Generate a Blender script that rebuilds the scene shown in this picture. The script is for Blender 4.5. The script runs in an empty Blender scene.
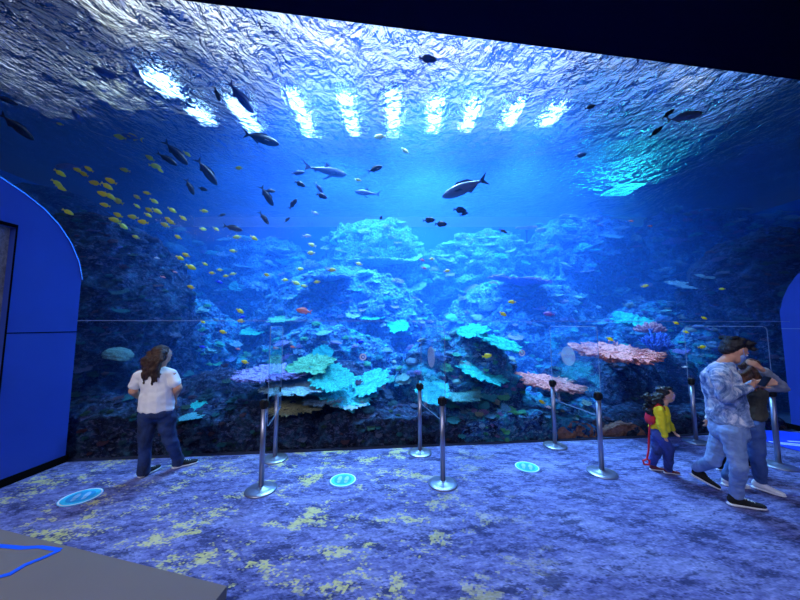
import bpy, bmesh, math, random
from mathutils import Vector, Matrix, noise, Euler
from mathutils.bvhtree import BVHTree
C = bpy.context.scene.collection
S = bpy.context.scene
R = math.radians
rnd = random.Random(7)

# ------------------------------------------------------------------ camera, world, lights, exposure
F = 300.0; EYE = 1.85; PIT = math.atan(25/300)
cd = bpy.data.cameras.new('camera'); cam = bpy.data.objects.new('camera', cd); C.objects.link(cam)
cd.sensor_width = 36; cd.lens = 36*F/800; cd.clip_start = 0.05; cd.clip_end = 200
cam.location = (0, 0, EYE); cam.rotation_euler = (R(90)+PIT, 0, 0)
S.camera = cam
S.view_settings.view_transform = 'Standard'; S.view_settings.look = 'None'
S.view_settings.exposure = 0.22; S.view_settings.gamma = 1; S.view_settings.use_curve_mapping = False
cy = S.cycles
cy.use_denoising = True
cy.max_bounces = 8; cy.diffuse_bounces = 3; cy.glossy_bounces = 4; cy.transmission_bounces = 6; cy.transparent_max_bounces = 12
cy.volume_bounces = 1; cy.sample_clamp_indirect = 4; cy.caustics_reflective = False; cy.caustics_refractive = True
w = bpy.data.worlds.new('world'); S.world = w; w.use_nodes = True
w.node_tree.nodes['Background'].inputs[0].default_value = (0.10, 0.16, 0.5, 1)
w.node_tree.nodes['Background'].inputs[1].default_value = 0.06

def lamp(name, kind, loc, energy, col, rot=(0,0,0), **kw):
    d = bpy.data.lights.new(name, kind); d.energy = energy; d.color = col
    for k, v in kw.items(): setattr(d, k, v)
    o = bpy.data.objects.new(name, d); C.objects.link(o); o.location = loc; o.rotation_euler = rot
    return o
# the dim blue-violet house lights in the visitors' hall, behind the camera
lamp('hall_light', 'AREA', (0.5, -2.5, 5.9), 370, (0.56, 0.61, 1.0), (R(-6), 0, 0), shape='RECTANGLE', size=11, size_y=3.5)
lamp('hall_light_warm', 'AREA', (-4.6, -3.2, 5.6), 380, (1.0, .90, .78), (R(-4), R(-6), 0), shape='RECTANGLE', size=4.5, size_y=4)
# lamps over the tank, then narrow spots added to brighten the front corals: (x, y, z, watts, cone)
TANK = [(-3.4, 7.2, 1900, 58), (-1.6, 6.3, 6500, 58), (0.3, 7.0, 8000, 60), (1.6, 6.2, 6500, 55), (3.6, 7.2, 4500, 58),
        (-2.0, 10.0, 7000, 75), (1.2, 10.5, 9000, 75), (4.2, 10.2, 5000, 75), (-6.0, 9.8, 1100, 70), (6.9, 10.0, 1500, 66), (2.9, 5.3, 2600, 34), (-1.6, 5.0, 2000, 34)]
for x, y, e, c in TANK:
    lamp('tank_lamp_and_fill', 'SPOT', (x, y+.5, 8.6), e*4.1, (0.42, 0.66, 1.0), (R(11), 0, 0), spot_size=R(c*1.7), spot_blend=0.7, shadow_soft_size=0.16)

# ------------------------------------------------------------------ pixel -> place helpers
def ray(px, py):
    a, b = px-400, 300-py
    return Vector((a, F*math.cos(PIT)-b*math.sin(PIT), F*math.sin(PIT)+b*math.cos(PIT)))
O = Vector((0, 0, EYE))
def P(px, py, D):
    d = ray(px, py); return O + d*(D/d.y)
def G(px, py, z=0.0):
    d = ray(px, py); return O + d*((z-EYE)/d.z)
def onplane(px, py, a, n):
    d = ray(px, py); return O + d*((a-O).dot(n)/d.dot(n))
ga, gb = G(66, 462), G(640, 438)
gdir = (gb-ga).normalized(); gn = Vector((-gdir.y, gdir.x, 0))       # points into the tank
def glass_y(x): return ga.y + (x-ga.x)*gdir.y/gdir.x
YAW = math.atan2(gdir.y, gdir.x)

# ------------------------------------------------------------------ materials
def hexc(h):
    v = [int(h[i:i+2], 16)/255 for i in (0, 2, 4)]
    return tuple((c/12.92 if c <= .04045 else ((c+.055)/1.055)**2.4) for c in v)+(1,)
def mat(name, col, rough=.6, metal=0, spec=.5, **kw):
    m = bpy.data.materials.new(name); m.use_nodes = True
    b = m.node_tree.nodes['Principled BSDF']
    b.inputs['Base Color'].default_value = hexc(col) if isinstance(col, str) else tuple(col)+((1,) if len(col) == 3 else ())
    b.inputs['Roughness'].default_value = rough; b.inputs['Metallic'].default_value = metal
    b.inputs['Specular IOR Level'].default_value = spec
    for k, v in kw.items(): b.inputs[k].default_value = v
    return m
def nd(m, t, **kw):
    n = m.node_tree.nodes.new(t)
    for k, v in kw.items():
        if k[0] == '_': n.inputs[int(k[1:])].default_value = v
        elif k in [i.name for i in n.inputs] : n.inputs[k].default_value = v
        else: setattr(n, k, v)
    return n
def lk(m, a, b): m.node_tree.links.new(a, b)
def ramp(m, stops, fac=None, interp='LINEAR'):
    n = nd(m, 'ShaderNodeValToRGB'); cr = n.color_ramp; cr.interpolation = interp
    while len(cr.elements) < len(stops): cr.elements.new(0.5)
    for e, (p, c) in zip(cr.elements, stops):
        e.position = p; e.color = hexc(c) if isinstance(c, str) else (c, c, c, 1) if isinstance(c, (int, float)) else c
    if fac is not None: lk(m, fac, n.inputs[0])
    return n.outputs[0]
def mixc(m, fac, a, b, mode='MIX'):
    n = nd(m, 'ShaderNodeMix', data_type='RGBA', blend_type=mode)
    for s, v in ((n.inputs[0], fac), (n.inputs[6], a), (n.inputs[7], b)):
        if hasattr(v, 'links'): lk(m, v, s)
        else: s.default_value = v
    return n.outputs[2]
def ntex(m, scale, detail=4, rough=.55, dist=0, vec=None):
    n = nd(m, 'ShaderNodeTexNoise'); n.inputs['Scale'].default_value = scale; n.inputs['Detail'].default_value = detail
    n.inputs['Roughness'].default_value = rough; n.inputs['Distortion'].default_value = dist
    if vec is not None: lk(m, vec, n.inputs['Vector'])
    return n.outputs[0]
def bump(m, h, strength=.5, dist=.02):
    n = nd(m, 'ShaderNodeBump'); n.inputs['Strength'].default_value = strength; n.inputs['Distance'].default_value = dist
    lk(m, h, n.inputs['Height']); lk(m, n.outputs[0], m.node_tree.nodes['Principled BSDF'].inputs['Normal']); return n
def bc(m, out): lk(m, out, m.node_tree.nodes['Principled BSDF'].inputs['Base Color'])
def pos(m, scale=(1,1,1), rot=0):
    g = nd(m, 'ShaderNodeNewGeometry'); mp = nd(m, 'ShaderNodeMapping'); mp.inputs['Scale'].default_value = scale
    mp.inputs['Rotation'].default_value = (0, 0, rot)
    lk(m, g.outputs['Position'], mp.inputs[0]); return mp.outputs[0]
def objco(m, scale=(1,1,1)):
    g = nd(m, 'ShaderNodeTexCoord'); mp = nd(m, 'ShaderNodeMapping'); mp.inputs['Scale'].default_value = scale
    lk(m, g.outputs['Object'], mp.inputs[0]); return mp.outputs[0]

M = {}
# carpet
m = M['carpet'] = mat('carpet', '5a64b0', .95, spec=.1)
v = pos(m, (1, 1, 1), R(-25)); vs = pos(m, (1.0, 2.2, 1), R(-25))
big = ntex(m, 1.3, 3, .6, 0, vs); 
def snap(vec, q):
    n = nd(m, 'ShaderNodeVectorMath', operation='SNAP'); lk(m, vec, n.inputs[0]); n.inputs[1].default_value = (q, q, q); return n.outputs[0]
fine = ntex(m, 9, 8, .8, 0, snap(vs, .022)); cell = nd(m, 'ShaderNodeTexVoronoi', feature='F1'); cell.inputs['Scale'].default_value = 38; lk(m, v, cell.inputs['Vector'])
c1 = ramp(m, [(.30, '1a1c38'), (.42, '444878'), (.52, '6c6fa8'), (.62, '9296cc'), (.75, 'bcc0e6')], fine)
c2 = ramp(m, [(.36, '343760'), (.5, '6c70a4'), (.66, 'a0a6d0')], big)
base = mixc(m, .30, c1, c2)
dk = ramp(m, [(.51, 0), (.57, 1)], ntex(m, 2.3, 9, .85, 0, snap(vs, .02))); base = mixc(m, nd(m, 'ShaderNodeMath', operation='MULTIPLY').outputs[0], base, base) if False else base
mm = nd(m, 'ShaderNodeMath', operation='MULTIPLY'); lk(m, dk, mm.inputs[0]); mm.inputs[1].default_value = .75
base = mixc(m, mm.outputs[0], base, hexc('242a50'))
# yellow flecks gather on the window side left of the middle of the hall
yv = ramp(m, [(.535, 0), (.575, 1)], ntex(m, 2.0, 9, .85, 0, snap(pos(m, (1.1, 1.5, 1), R(15)), .02)))
sep = nd(m, 'ShaderNodeSeparateXYZ'); lk(m, pos(m), sep.inputs[0])
mr = nd(m, 'ShaderNodeMapRange'); lk(m, sep.outputs[0], mr.inputs[0]); mr.inputs[1].default_value = 1.5; mr.inputs[2].default_value = -.1
m2 = nd(m, 'ShaderNodeMath', operation='MULTIPLY'); lk(m, yv, m2.inputs[0]); lk(m, mr.outputs[0], m2.inputs[1])
m3 = nd(m, 'ShaderNodeMath', operation='MULTIPLY'); lk(m, m2.outputs[0], m3.inputs[0]); m3.inputs[1].default_value = .72
base = mixc(m, m3.outputs[0], base, hexc('d6cc7a'))
sp = ramp(m, [(0, .72), (.5, 1.0)], cell.outputs['Distance'])
base = mixc(m, 1.0, base, sp, 'MULTIPLY'); bc(m, base); bump(m, ntex(m, 120, 2, .6, 0, v), .4, .01)

m = M['soffit'] = mat('soffit', (0.0012, 0.0014, 0.011), .9, spec=.05)
m = M['blue_wall'] = mat('blue_wall_panel', '1533b8', .45, spec=.35)
bc(m, mixc(m, ntex(m, 2.5, 3, .5, 0, pos(m)), hexc('2c46a0'), hexc('3450b0'))); bump(m, ntex(m, 14, 3, .5, 0, pos(m)), .05, .01)
M['black'] = mat('black_plastic', '0a0b12', .45)
M['blackmatte'] = mat('black_matte', '05060c', .9, spec=.1)
M['concrete'] = m = mat('grey_concrete', '8a8d94', .8); bc(m, ramp(m, [(.3, '5b5f6a'), (.7, 'a4a7ad')], ntex(m, 22, 6, .7, 1, pos(m, (1, 1, .6)))))
M['steel'] = m = mat('brushed_steel', '9a9eb4', .36, .85); bump(m, ntex(m, 60, 3, .5, 0, objco(m, (1, 1, .05))), .08, .003)
M['trimsteel'] = mat('polished_trim', 'c8d8ee', .2, .9)
M['bench'] = m = mat('grey_bench', '85848c', .75); bc(m, mixc(m, ntex(m, 2, 3), hexc('66625f'), hexc('767270'))); bump(m, ntex(m, 200, 2), .2, .003)
M['tape'] = mat('blue_tape', '0a5cf0', .5)
M['cyan'] = mat('cyan_vinyl', '38c8f0', .5); M['cyan2'] = mat('deep_cyan_vinyl', '239ad8', .5); M['palevinyl'] = mat('pale_blue_vinyl', '8fc8f0', .5); M['white'] = mat('white_vinyl', 'e6ecf5', .5); M['pale'] = mat('pale_vinyl', '9fc4ee', .5)
M['matblue'] = m = mat('blue_mat', '0c3fe0', .7)
def clear(name, fac, col, tint=(1,1,1,1)):
    m = bpy.data.materials.new(name); m.use_nodes = True; nt = m.node_tree; nt.nodes.clear()
    o = nd(m, 'ShaderNodeOutputMaterial'); t = nd(m, 'ShaderNodeBsdfTransparent'); t.inputs[0].default_value = tint
    g = nd(m, 'ShaderNodeBsdfGlossy'); g.inputs['Roughness'].default_value = .03; g.inputs[0].default_value = col
    f = nd(m, 'ShaderNodeFresnel'); f.inputs[0].default_value = 1.45
    mu = nd(m, 'ShaderNodeMath', operation='MULTIPLY'); lk(m, f.outputs[0], mu.inputs[0]); mu.inputs[1].default_value = fac
    x = nd(m, 'ShaderNodeMixShader'); lk(m, mu.outputs[0], x.inputs[0]); lk(m, t.outputs[0], x.inputs[1]); lk(m, g.outputs[0], x.inputs[2]); lk(m, x.outputs[0], o.inputs[0])
    return m
M['window'] = clear('window_acrylic', .015, (1, 1, 1, 1)); M['acrylic'] = clear('screen_acrylic', .3, (1, 1, 1, 1), (.95, .97, 1, 1))
M['edge'] = m = mat('acrylic_edge', '9fc4ee', .3); m.node_tree.nodes['Principled BSDF'].inputs['Alpha'].default_value = .45
M['sticker'] = mat('sticker', 'dfe8ff', .5); M['seam'] = mat('seam', 'a8ccff', .4); M['seam'].node_tree.nodes['Principled BSDF'].inputs['Alpha'].default_value = .5

# ------------------------------------------------------------------ mesh helpers
def obj(name, bm, m=None, parent=None, smooth=True, label=None):
    me = bpy.data.meshes.new(name)
    if isinstance(bm, bmesh.types.BMesh): bm.normal_update(); bm.to_mesh(me); bm.free()
    else: me = bm
    o = bpy.data.objects.new(name, me); C.objects.link(o)
    if m is not None and len(me.materials) == 0:
        for q in (m if isinstance(m, (list, tuple)) else [m]): me.materials.append(q)
    if smooth: me.polygons.foreach_set('use_smooth', [True]*len(me.polygons)); me.update()
    if parent: o.parent = parent
    if label: o['label'] = label
    return o
def tag(o, label, cat, group=None, kind=None):
    o['label'] = label; o['category'] = cat
    if group: o['group'] = group
    if kind: o['kind'] = kind
    return o
def thing(name, label, cat, loc=(0,0,0), rz=0, group=None):
    o = bpy.data.objects.new(name, None); C.objects.link(o); o.location = loc; o.rotation_euler = (0, 0, rz); o.empty_display_size = .1
    return tag(o, label, cat, group)
def struct(name, bm, m, smooth=False, parent=None):
    o = obj(name, bm, m, parent, smooth)
    if not parent: o['kind'] = 'structure'
    return o
def box(bm, c, s, rz=0, bev=0):
    r = bmesh.ops.create_cube(bm, size=1); vs = r['verts']
    bmesh.ops.transform(bm, matrix=Matrix.Translation(c) @ Matrix.Rotation(rz, 4, 'Z') @ Matrix.Diagonal((*s, 1)), verts=vs)
    if bev: bmesh.ops.bevel(bm, geom=list({e for v in vs for e in v.link_edges}), offset=bev, segments=2, affect='EDGES')
    return bm
def lathe(prof, n=32, bm=None, c=(0,0,0)):
    bm = bm or bmesh.new(); rings = []
    for r, z in prof:
        rings.append([bm.verts.new((c[0]+r*math.cos(2*math.pi*i/n), c[1]+r*math.sin(2*math.pi*i/n), c[2]+z)) for i in range(n)] if r > 1e-6 else [bm.verts.new((c[0], c[1], c[2]+z))])
    for a, b in zip(rings, rings[1:]):
        for i in range(n):
            j = (i+1) % n
            f = [a[i % len(a)], a[j % len(a)], b[j % len(b)], b[i % len(b)]]
            f = [x for k, x in enumerate(f) if x not in f[:k]]
            if len(f) > 2: bm.faces.new(f)
    return bm
def slab(bm, pts, thick, n=Vector((0,0,1))):
    """a prism: outline pts (Vectors, 3-D) pushed by thick along n"""
    a = [bm.verts.new(p) for p in pts]; b = [bm.verts.new(Vector(p)+n*thick) for p in pts]
    bm.faces.new(a[::-1]); bm.faces.new(b)
    for i in range(len(a)):
        j = (i+1) % len(a); bm.faces.new((a[i], a[j], b[j], b[i]))
    bmesh.ops.recalc_face_normals(bm, faces=bm.faces[:]); return bm
def fbm(p, s, o=4): return noise.fractal(Vector(p)*s, 1.0, 2.0, o, noise_basis='PERLIN_ORIGINAL')

# ------------------------------------------------------------------ the setting
Wx0, Wx1 = -13.0, 16.0
WL, WR = Vector((Wx0, glass_y(Wx0), 0)), Vector((Wx1, glass_y(Wx1), 0))
e1, e2 = onplane(180, 0, ga, gn), onplane(800, 80, ga, gn)
print('window top', e1, e2, 'glass', ga, gb)
SURF = max(e1.z + (Wx0-e1.x)*(e2.z-e1.z)/(e2.x-e1.x), e1.z, e2.z)+.12
struct('floor', slab(bmesh.new(), [Vector(p) for p in ((Wx0, -7, -.1), (Wx1, -7, -.1), (Wx1, WR.y, -.1), (Wx0, WL.y, -.1))], .1), M['carpet'])
def topz(x): return e1.z + (x-e1.x)*(e2.z-e1.z)/(e2.x-e1.x)
cpts = [Vector((Wx0, WL.y, topz(Wx0))), Vector((Wx1, WR.y, topz(Wx1))), Vector((Wx1, -7, topz(Wx1))), Vector((Wx0, -7, topz(Wx0)))]
struct('ceiling', slab(bmesh.new(), cpts, 1.2), M['soffit'])
struct('wall_back', box(bmesh.new(), (1, -7.05, 3.1), (20, .1, 6.6)), M['blackmatte'])

# viewing window: one wall of clear acrylic with a level joint
win = slab(bmesh.new(), [WL, WR, WR+gn*.08, WL+gn*.08], SURF+.1)
wo = struct('window_1', win, M['window'])
jz = P(200, 321, glass_y(-2.7)).z
struct('trim_1', slab(bmesh.new(), [WL+Vector((0,0,jz))-gn*.004, WR+Vector((0,0,jz))-gn*.004, WR+Vector((0,0,jz)), WL+Vector((0,0,jz))], .007), M['seam'])

# left blue partition with its rounded top corner
pa, pb = G(65, 462), G(0, 488); pd = (pb-pa).normalized(); pn = Vector((pd.y, -pd.x, 0))
if pn.x > 0: pn = -pn
def partition(name, outline, thick, n):
    return struct(name, slab(bmesh.new(), outline, thick, n), M['blue_wall'])
outl = [onplane(x, y, pa, pn) for x, y in ((82, 300), (82, 280), (78, 262), (70, 243), (58, 225), (43, 209), (24, 194), (0, 178))]
back = pa + pd*3.2
top_last = outl[-1]
oz = onplane(16, 228, pa, pn); ozb = (oz-pa).dot(pd)
def W(s, z, off=0): return pa + pd*s + Vector((0, 0, z)) + pn*off
s_top = (top_last-pa).dot(pd)
curve = [((p-pa).dot(pd), p.z) for p in outl]
curve = [(0.0, curve[0][1]-.1)] + [(max(0, s), z) for s, z in curve[1:]]
zt = top_last.z
curve += [(s_top+.5, zt+.22), (s_top+1.1, zt+.36), (3.2, zt+.4)]
# wall built round its opening (s from ozb to ozb+1.1)
o0, o1, oz0, oz1 = ozb, ozb+1.3, .9, oz.z
cut = [c for c in curve if c[0] < o0]
def zat(s):
    for (a, za), (b, zb) in zip(curve, curve[1:]):
        if a <= s <= b and b > a: return za+(zb-za)*(s-a)/(b-a)
    return curve[-1][1]
bm = bmesh.new()
slab(bm, [W(0, 0), W(o0, 0), W(o0, zat(o0))] + [W(*c) for c in reversed(cut)], .28, pn)
slab(bm, [W(o0, 0), W(o1, 0), W(o1, oz0), W(o0, oz0)], .28, pn)
slab(bm, [W(o0, oz1), W(o1, oz1), W(o1, zat(o1))]+[W(*c) for c in reversed(curve) if o0 < c[0] < o1]+[W(o0, zat(o0))], .28, pn)
slab(bm, [W(o1, 0), W(3.2, 0), W(3.2, zat(3.2))]+[W(*c) for c in reversed(curve[:-1]) if c[0] > o1]+[W(o1, zat(o1))], .28, pn)
wl = struct('wall_left', bm, M['blue_wall'])
rec = struct('recess_panel', slab(bmesh.new(), [W(o0-.02, oz0-.02), W(o1, oz0-.02), W(o1, oz1+.02), W(o0-.02, oz1+.02)], .03, pn), M['concrete'], parent=wl); rec.location = pn*.07
bm = bmesh.new(); slab(bm, [W(o0-.015, oz0), W(o0, oz0), W(o0, oz1), W(o0-.015, oz1)], -.006, pn); slab(bm, [W(o0-.015, oz1), W(o1, oz1), W(o1, oz1+.04), W(o0-.015, oz1+.04)], -.006, pn)
struct('recess_frame', bm, M['blackmatte'], parent=wl)
def strip(curve2, w0, w1, W):
    bm = bmesh.new()
    for (a, za), (b, zb) in zip(curve2, curve2[1:]):
        d = Vector((b-a, zb-za)); L = d.length
        if L < 1e-5: continue
        nx, nz = -d.y/L*w1, d.x/L*w1
        slab(bm, [W(a, za, -.012), W(b, zb, -.012), W(b+nx, zb+nz, -.012), W(a+nx, za+nz, -.012)], .3, pn)
    return bm
struct('edge_trim', strip(curve[1:], 0, .014, W), M['trimsteel'], parent=wl)
sz = onplane(40, 333, pa, pn).z
struct('panel_joint', slab(bmesh.new(), [W(0, sz), W(o0, sz), W(o0, sz+.012), W(0, sz+.012)], -.003, pn), M['blackmatte'], parent=wl)
struct('baseboard_left', slab(bmesh.new(), [W(-.02, 0), W(3.2, 0), W(3.2, .09), W(-.02, .09)], -.02, pn), M['blackmatte'])
# right partition
qa = G(792, 429); qd = Vector((.12, -1, 0)).normalized(); qn = Vector((-qd.y, qd.x, 0))
if qn.x < 0: qn = -qn
ro = [((p-qa).dot(qd), p.z) for p in (onplane(x, y, qa, qn) for x, y in ((781, 312), (783, 298), (788, 287), (795, 277), (800, 272)))]
def W2(s, z, off=0): return qa + qd*s + Vector((0, 0, z)) + qn*off
rc = [(0, ro[0][1])] + [(max(0.0, s), z) for s, z in ro[1:]]
ls, lz = rc[-1]; rc += [(ls+.4, lz+.3), (ls+.9, lz+.5), (ls+3, lz+.6)]
bm = bmesh.new(); slab(bm, [W2(0, 0), W2(rc[-1][0], 0)]+[W2(*c) for c in reversed(rc)], .28, qn)
wr = struct('wall_right', bm, M['blue_wall'])
struct('panel_joint', slab(bmesh.new(), [W2(0, 1.78), W2(3, 1.78), W2(3, 1.79), W2(0, 1.79)], -.003, qn), M['seam'], parent=wr)
struct('baseboard_right', slab(bmesh.new(), [W2(-.3, 0), W2(3.2, 0), W2(3.2, .09), W2(-.3, .09)], -.02, qn), M['blackmatte'])

# tank shell
m = M['tankwall'] = mat('tank_blue_wall', '1c5fc4', .9, spec=.1); bc(m, mixc(m, ntex(m, .7, 4, .6, .5, pos(m)), hexc('154fb4'), hexc('2a76d6')))
m = M['sand'] = mat('tank_gravel', '2c3c60', .9)
TY = 15.0
struct('floor_tank', slab(bmesh.new(), [WL+gn*.1-Vector((0, 0, .12)), WR+gn*.1-Vector((0, 0, .12)), Vector((16, TY, -.12)), Vector((-13, TY, -.12))], .1), M['sand'])
struct('wall_tank_back', box(bmesh.new(), (1.5, TY+.1, 3.4), (29.4, .2, 6.9)), M['tankwall'])
struct('wall_tank_left', box(bmesh.new(), (-13, 9.1, 3.4), (.2, 11.7, 6.9)), M['tankwall'])
struct('wall_tank_right', box(bmesh.new(), (16, 10.7, 3.4), (.2, 8.5, 6.9)), M['tankwall'])

# water body (haze and colour of the depth) and its rippled surface
m = bpy.data.materials.new('tank_water'); m.use_nodes = True; m.node_tree.nodes.clear()
oo = nd(m, 'ShaderNodeOutputMaterial'); sc_ = nd(m, 'ShaderNodeVolumeScatter'); ab = nd(m, 'ShaderNodeVolumeAbsorption'); ad = nd(m, 'ShaderNodeAddShader')
sc_.inputs['Color'].default_value = (.07, .29, 1, 1); sc_.inputs['Density'].default_value = .06; sc_.inputs['Anisotropy'].default_value = .2
ab.inputs['Color'].default_value = (.25, .70, .97, 1); ab.inputs['Density'].default_value = .16
lk(m, sc_.outputs[0], ad.inputs[0]); lk(m, ab.outputs[0], ad.inputs[1]); lk(m, ad.outputs[0], oo.inputs['Volume'])
M['water'] = m
wv = slab(bmesh.new(), [WL+gn*.1, WR+gn*.1, Vector((15.85, TY-.02, 0)), Vector((-12.85, TY-.02, 0))], SURF+.01)
o = obj('water', wv, m, smooth=False); o['kind'] = 'structure'
m = bpy.data.materials.new('water_surface'); m.use_nodes = True; m.node_tree.nodes.clear()
oo = nd(m, 'ShaderNodeOutputMaterial'); tr = nd(m, 'ShaderNodeBsdfTransparent'); rf = nd(m, 'ShaderNodeBsdfRefraction'); gl = nd(m, 'ShaderNodeBsdfGlossy')
tr.inputs[0].default_value = (.75, .88, 1, 1); rf.inputs['Color'].default_value = (.7, .85, 1, 1); rf.inputs['IOR'].default_value = 1.18; rf.inputs['Roughness'].default_value = .09
gl.inputs[0].default_value = (.8, .9, 1, 1); gl.inputs['Roughness'].default_value = .03
h1 = ntex(m, 1.0, 5, .55, .8, pos(m, (1, .9, 1), R(30))); h2 = ntex(m, 3.4, 3, .6, 1.2, pos(m, (1.1, .8, 1), R(-20)))
ad1 = nd(m, 'ShaderNodeMath', operation='MULTIPLY_ADD'); lk(m, h2, ad1.inputs[0]); ad1.inputs[1].default_value = .62; lk(m, h1, ad1.inputs[2])
bp = nd(m, 'ShaderNodeBump'); bp.inputs['Strength'].default_value = 1; bp.inputs['Distance'].default_value = .52; lk(m, ad1.outputs[0], bp.inputs['Height'])
for n in (rf, gl): lk(m, bp.outputs[0], n.inputs['Normal'])
lw = nd(m, 'ShaderNodeLayerWeight'); lw.inputs[0].default_value = .5; lk(m, bp.outputs[0], lw.inputs['Normal'])
fr = ramp(m, [(.26, .10), (.52, .5), (.80, .88)], lw.outputs['Facing'])
mx1 = nd(m, 'ShaderNodeMixShader'); mx1.inputs[0].default_value = .86; lk(m, tr.outputs[0], mx1.inputs[1]); lk(m, rf.outputs[0], mx1.inputs[2])
mx2 = nd(m, 'ShaderNodeMixShader'); lk(m, fr, mx2.inputs[0]); lk(m, mx1.outputs[0], mx2.inputs[1]); lk(m, gl.outputs[0], mx2.inputs[2]); lk(m, mx2.outputs[0], oo.inputs[0])
M['surface'] = m
bm = bmesh.new(); nx, ny = 90, 50; gv = []
for j in range(ny+1):
    row = []
    for i in range(nx+1):
        x = -12.8+i*(15.8+12.8)/nx; y0 = glass_y(x)+.1; y = y0+(TY-.05-y0)*j/ny
        row.append(bm.verts.new((x, y, SURF-.03+.05*noise.noise(Vector((x*.8, y*.8, 0))))))
    gv.append(row)
for j in range(ny):
    for i in range(nx): bm.faces.new((gv[j][i], gv[j][i+1], gv[j+1][i+1], gv[j+1][i]))
o = obj('water_surface', bm, m); o['kind'] = 'structure'

# the service hall above the water, seen broken up through the ripples
M['hallwall'] = mat('service_hall_paint', 'c4c8d0', .8)
struct('ceiling_service_hall', box(bmesh.new(), (1.5, 12, 11.3), (34, 22, .2)), M['hallwall'])
struct('wall_service_hall', box(bmesh.new(), (1.5, 22, 8.8), (34, .2, 5)), M['hallwall'])
def emis(name, col, s):
    m = bpy.data.materials.new(name); m.use_nodes = True; b = m.node_tree.nodes['Principled BSDF']
    b.inputs['Base Color'].default_value = (0, 0, 0, 1); b.inputs['Emission Color'].default_value = (*col, 1); b.inputs['Emission Strength'].default_value = s; return m
M['lens'] = emis('lamp_lens', (.55, .78, 1), 13); M['sky'] = emis('skylight', (1.0, .95, .84), 1.9); M['blueglow'] = emis('blue_fill_panel', (.22, .42, 1.0), 1.3)
def hallz(px, py, z): return G(px, py, z)
first = None
lampx = (165, 203, 245, 303, 350, 393, 435, 470, 512, 552)
names = ['leftmost', 'second', 'third', 'fourth', 'fifth', 'sixth', 'seventh', 'eighth', 'ninth', 'rightmost']
for px, nm in zip(lampx, names):
    p = hallz(px, 118 if px > 170 else 88, 7.7)
    t = thing('tank_lamp', f'bright white lamp over the rippled water, {nm} of the row' , 'lamp', p, 0, 'lamps in a row above the water surface')
    w2 = {165: .6, 203: .5, 245: .46}.get(px, .40); l2 = .8 if px < 210 else {303: 1.9, 350: 1.7, 393: 1.9, 435: 1.5, 470: 1.3, 512: 1.2, 552: .9}.get(px, 1.4)
    bm = bmesh.new(); box(bm, (0, 0, .12), (w2, l2, .2), bev=.03); obj('housing', bm, M['blackmatte'], t, False)
    obj('lens', box(bmesh.new(), (0, 0, .005), (w2-.06, l2-.08, .02)), M['lens'], t, False)
def skylight(px, py, sx, sy, label, m='sky', z=11.18):
    p = hallz(px, py, z); o = obj('skylight', box(bmesh.new(), (0,0,0), (sx, sy, .04)), M[m], None, False); o.location = p
    tag(o, label, 'skylight')
skylight(128, 20, 1.9, 1.7, 'square milky skylight above the water at upper left corner')
skylight(225, 40, 1.6, 2.2, 'creamy skylight panel next to the square milky one')
skylight(330, 45, 1.8, 1.4, 'cream skylight under the black soffit edge, above the lamps')
skylight(455, 60, 2.4, .8, 'narrow cream skylight over the middle of the tank')
skylight(690, 85, 1.3, .9, 'grey cream skylight near the right end of the black soffit')
M['mauve'] = emis('mauve_skylight', (.9, .82, 1.0), 1.0)
skylight(22, 85, 2.2, 3.6, 'pale mauve skylight over the left edge of the tank', 'mauve')
skylight(118, 96, 1.5, 1.5, 'small cream skylight below the square milky one')
skylight(650, 110, 8, 4, 'wide soft blue fill panel added over the right half of tank', 'blueglow')  # unseen emitter added to turn the rippled surface at right bluer
M['turq'] = emis('turquoise_reflection_glow', (.05, .85, .9), 24)  # emitter added above the water to imitate a turquoise reflection on the ripples
skylight(622, 190, 1.6, 1.6, 'turquoise glow panel added far back at right to imitate a reflection on the water', 'turq', 10.0)
lamp('service_hall_fill', 'AREA', (1, 10, 8.6), 1000, (.86, .90, 1.0), (R(180), 0, 0), shape='RECTANGLE', size=14, size_y=6)  # unseen upward fill, added to lift the grey of the hall ceiling

# ------------------------------------------------------------------ reef rock masses
def reefmat(name, dark, mid, teal, light, amt=.5):
    m = mat(name, mid, .9, spec=.15)
    a = ntex(m, 5, 8, .72, .5, pos(m)); b = ntex(m, 14, 6, .7, .8, pos(m, (1, 1, 1.6))); c = ntex(m, 2.2, 5, .7, .4, pos(m))
    col = ramp(m, [(.36, dark), (.52, mid), (.66, teal)], a)
    col = mixc(m, ramp(m, [(.52, 0), (.60, amt)], b), col, hexc(light))
    col = mixc(m, ramp(m, [(.5, 0), (.62, amt)], c), col, hexc(teal))
    bc(m, col)
    vz = nd(m, 'ShaderNodeTexVoronoi'); vz.inputs['Scale'].default_value = 11; lk(m, pos(m), vz.inputs['Vector'])
    s = nd(m, 'ShaderNodeMath', operation='ADD'); lk(m, vz.outputs['Distance'], s.inputs[0]); lk(m, b, s.inputs[1])
    bump(m, s.outputs[0], 1, .09); return m
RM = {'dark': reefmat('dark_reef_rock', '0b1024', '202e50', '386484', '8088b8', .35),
      'mid': reefmat('blue_reef_rock', '0e1c40', '2c589c', '3cb4d0', '8cc8f0', .6),
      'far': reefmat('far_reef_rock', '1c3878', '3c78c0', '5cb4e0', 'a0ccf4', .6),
      'pink': reefmat('tan_reef_rock', '6c4a4c', 'a07a70', 'b88f84', 'd0b0a4', .4)}
MASS = []; MB = []
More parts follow.
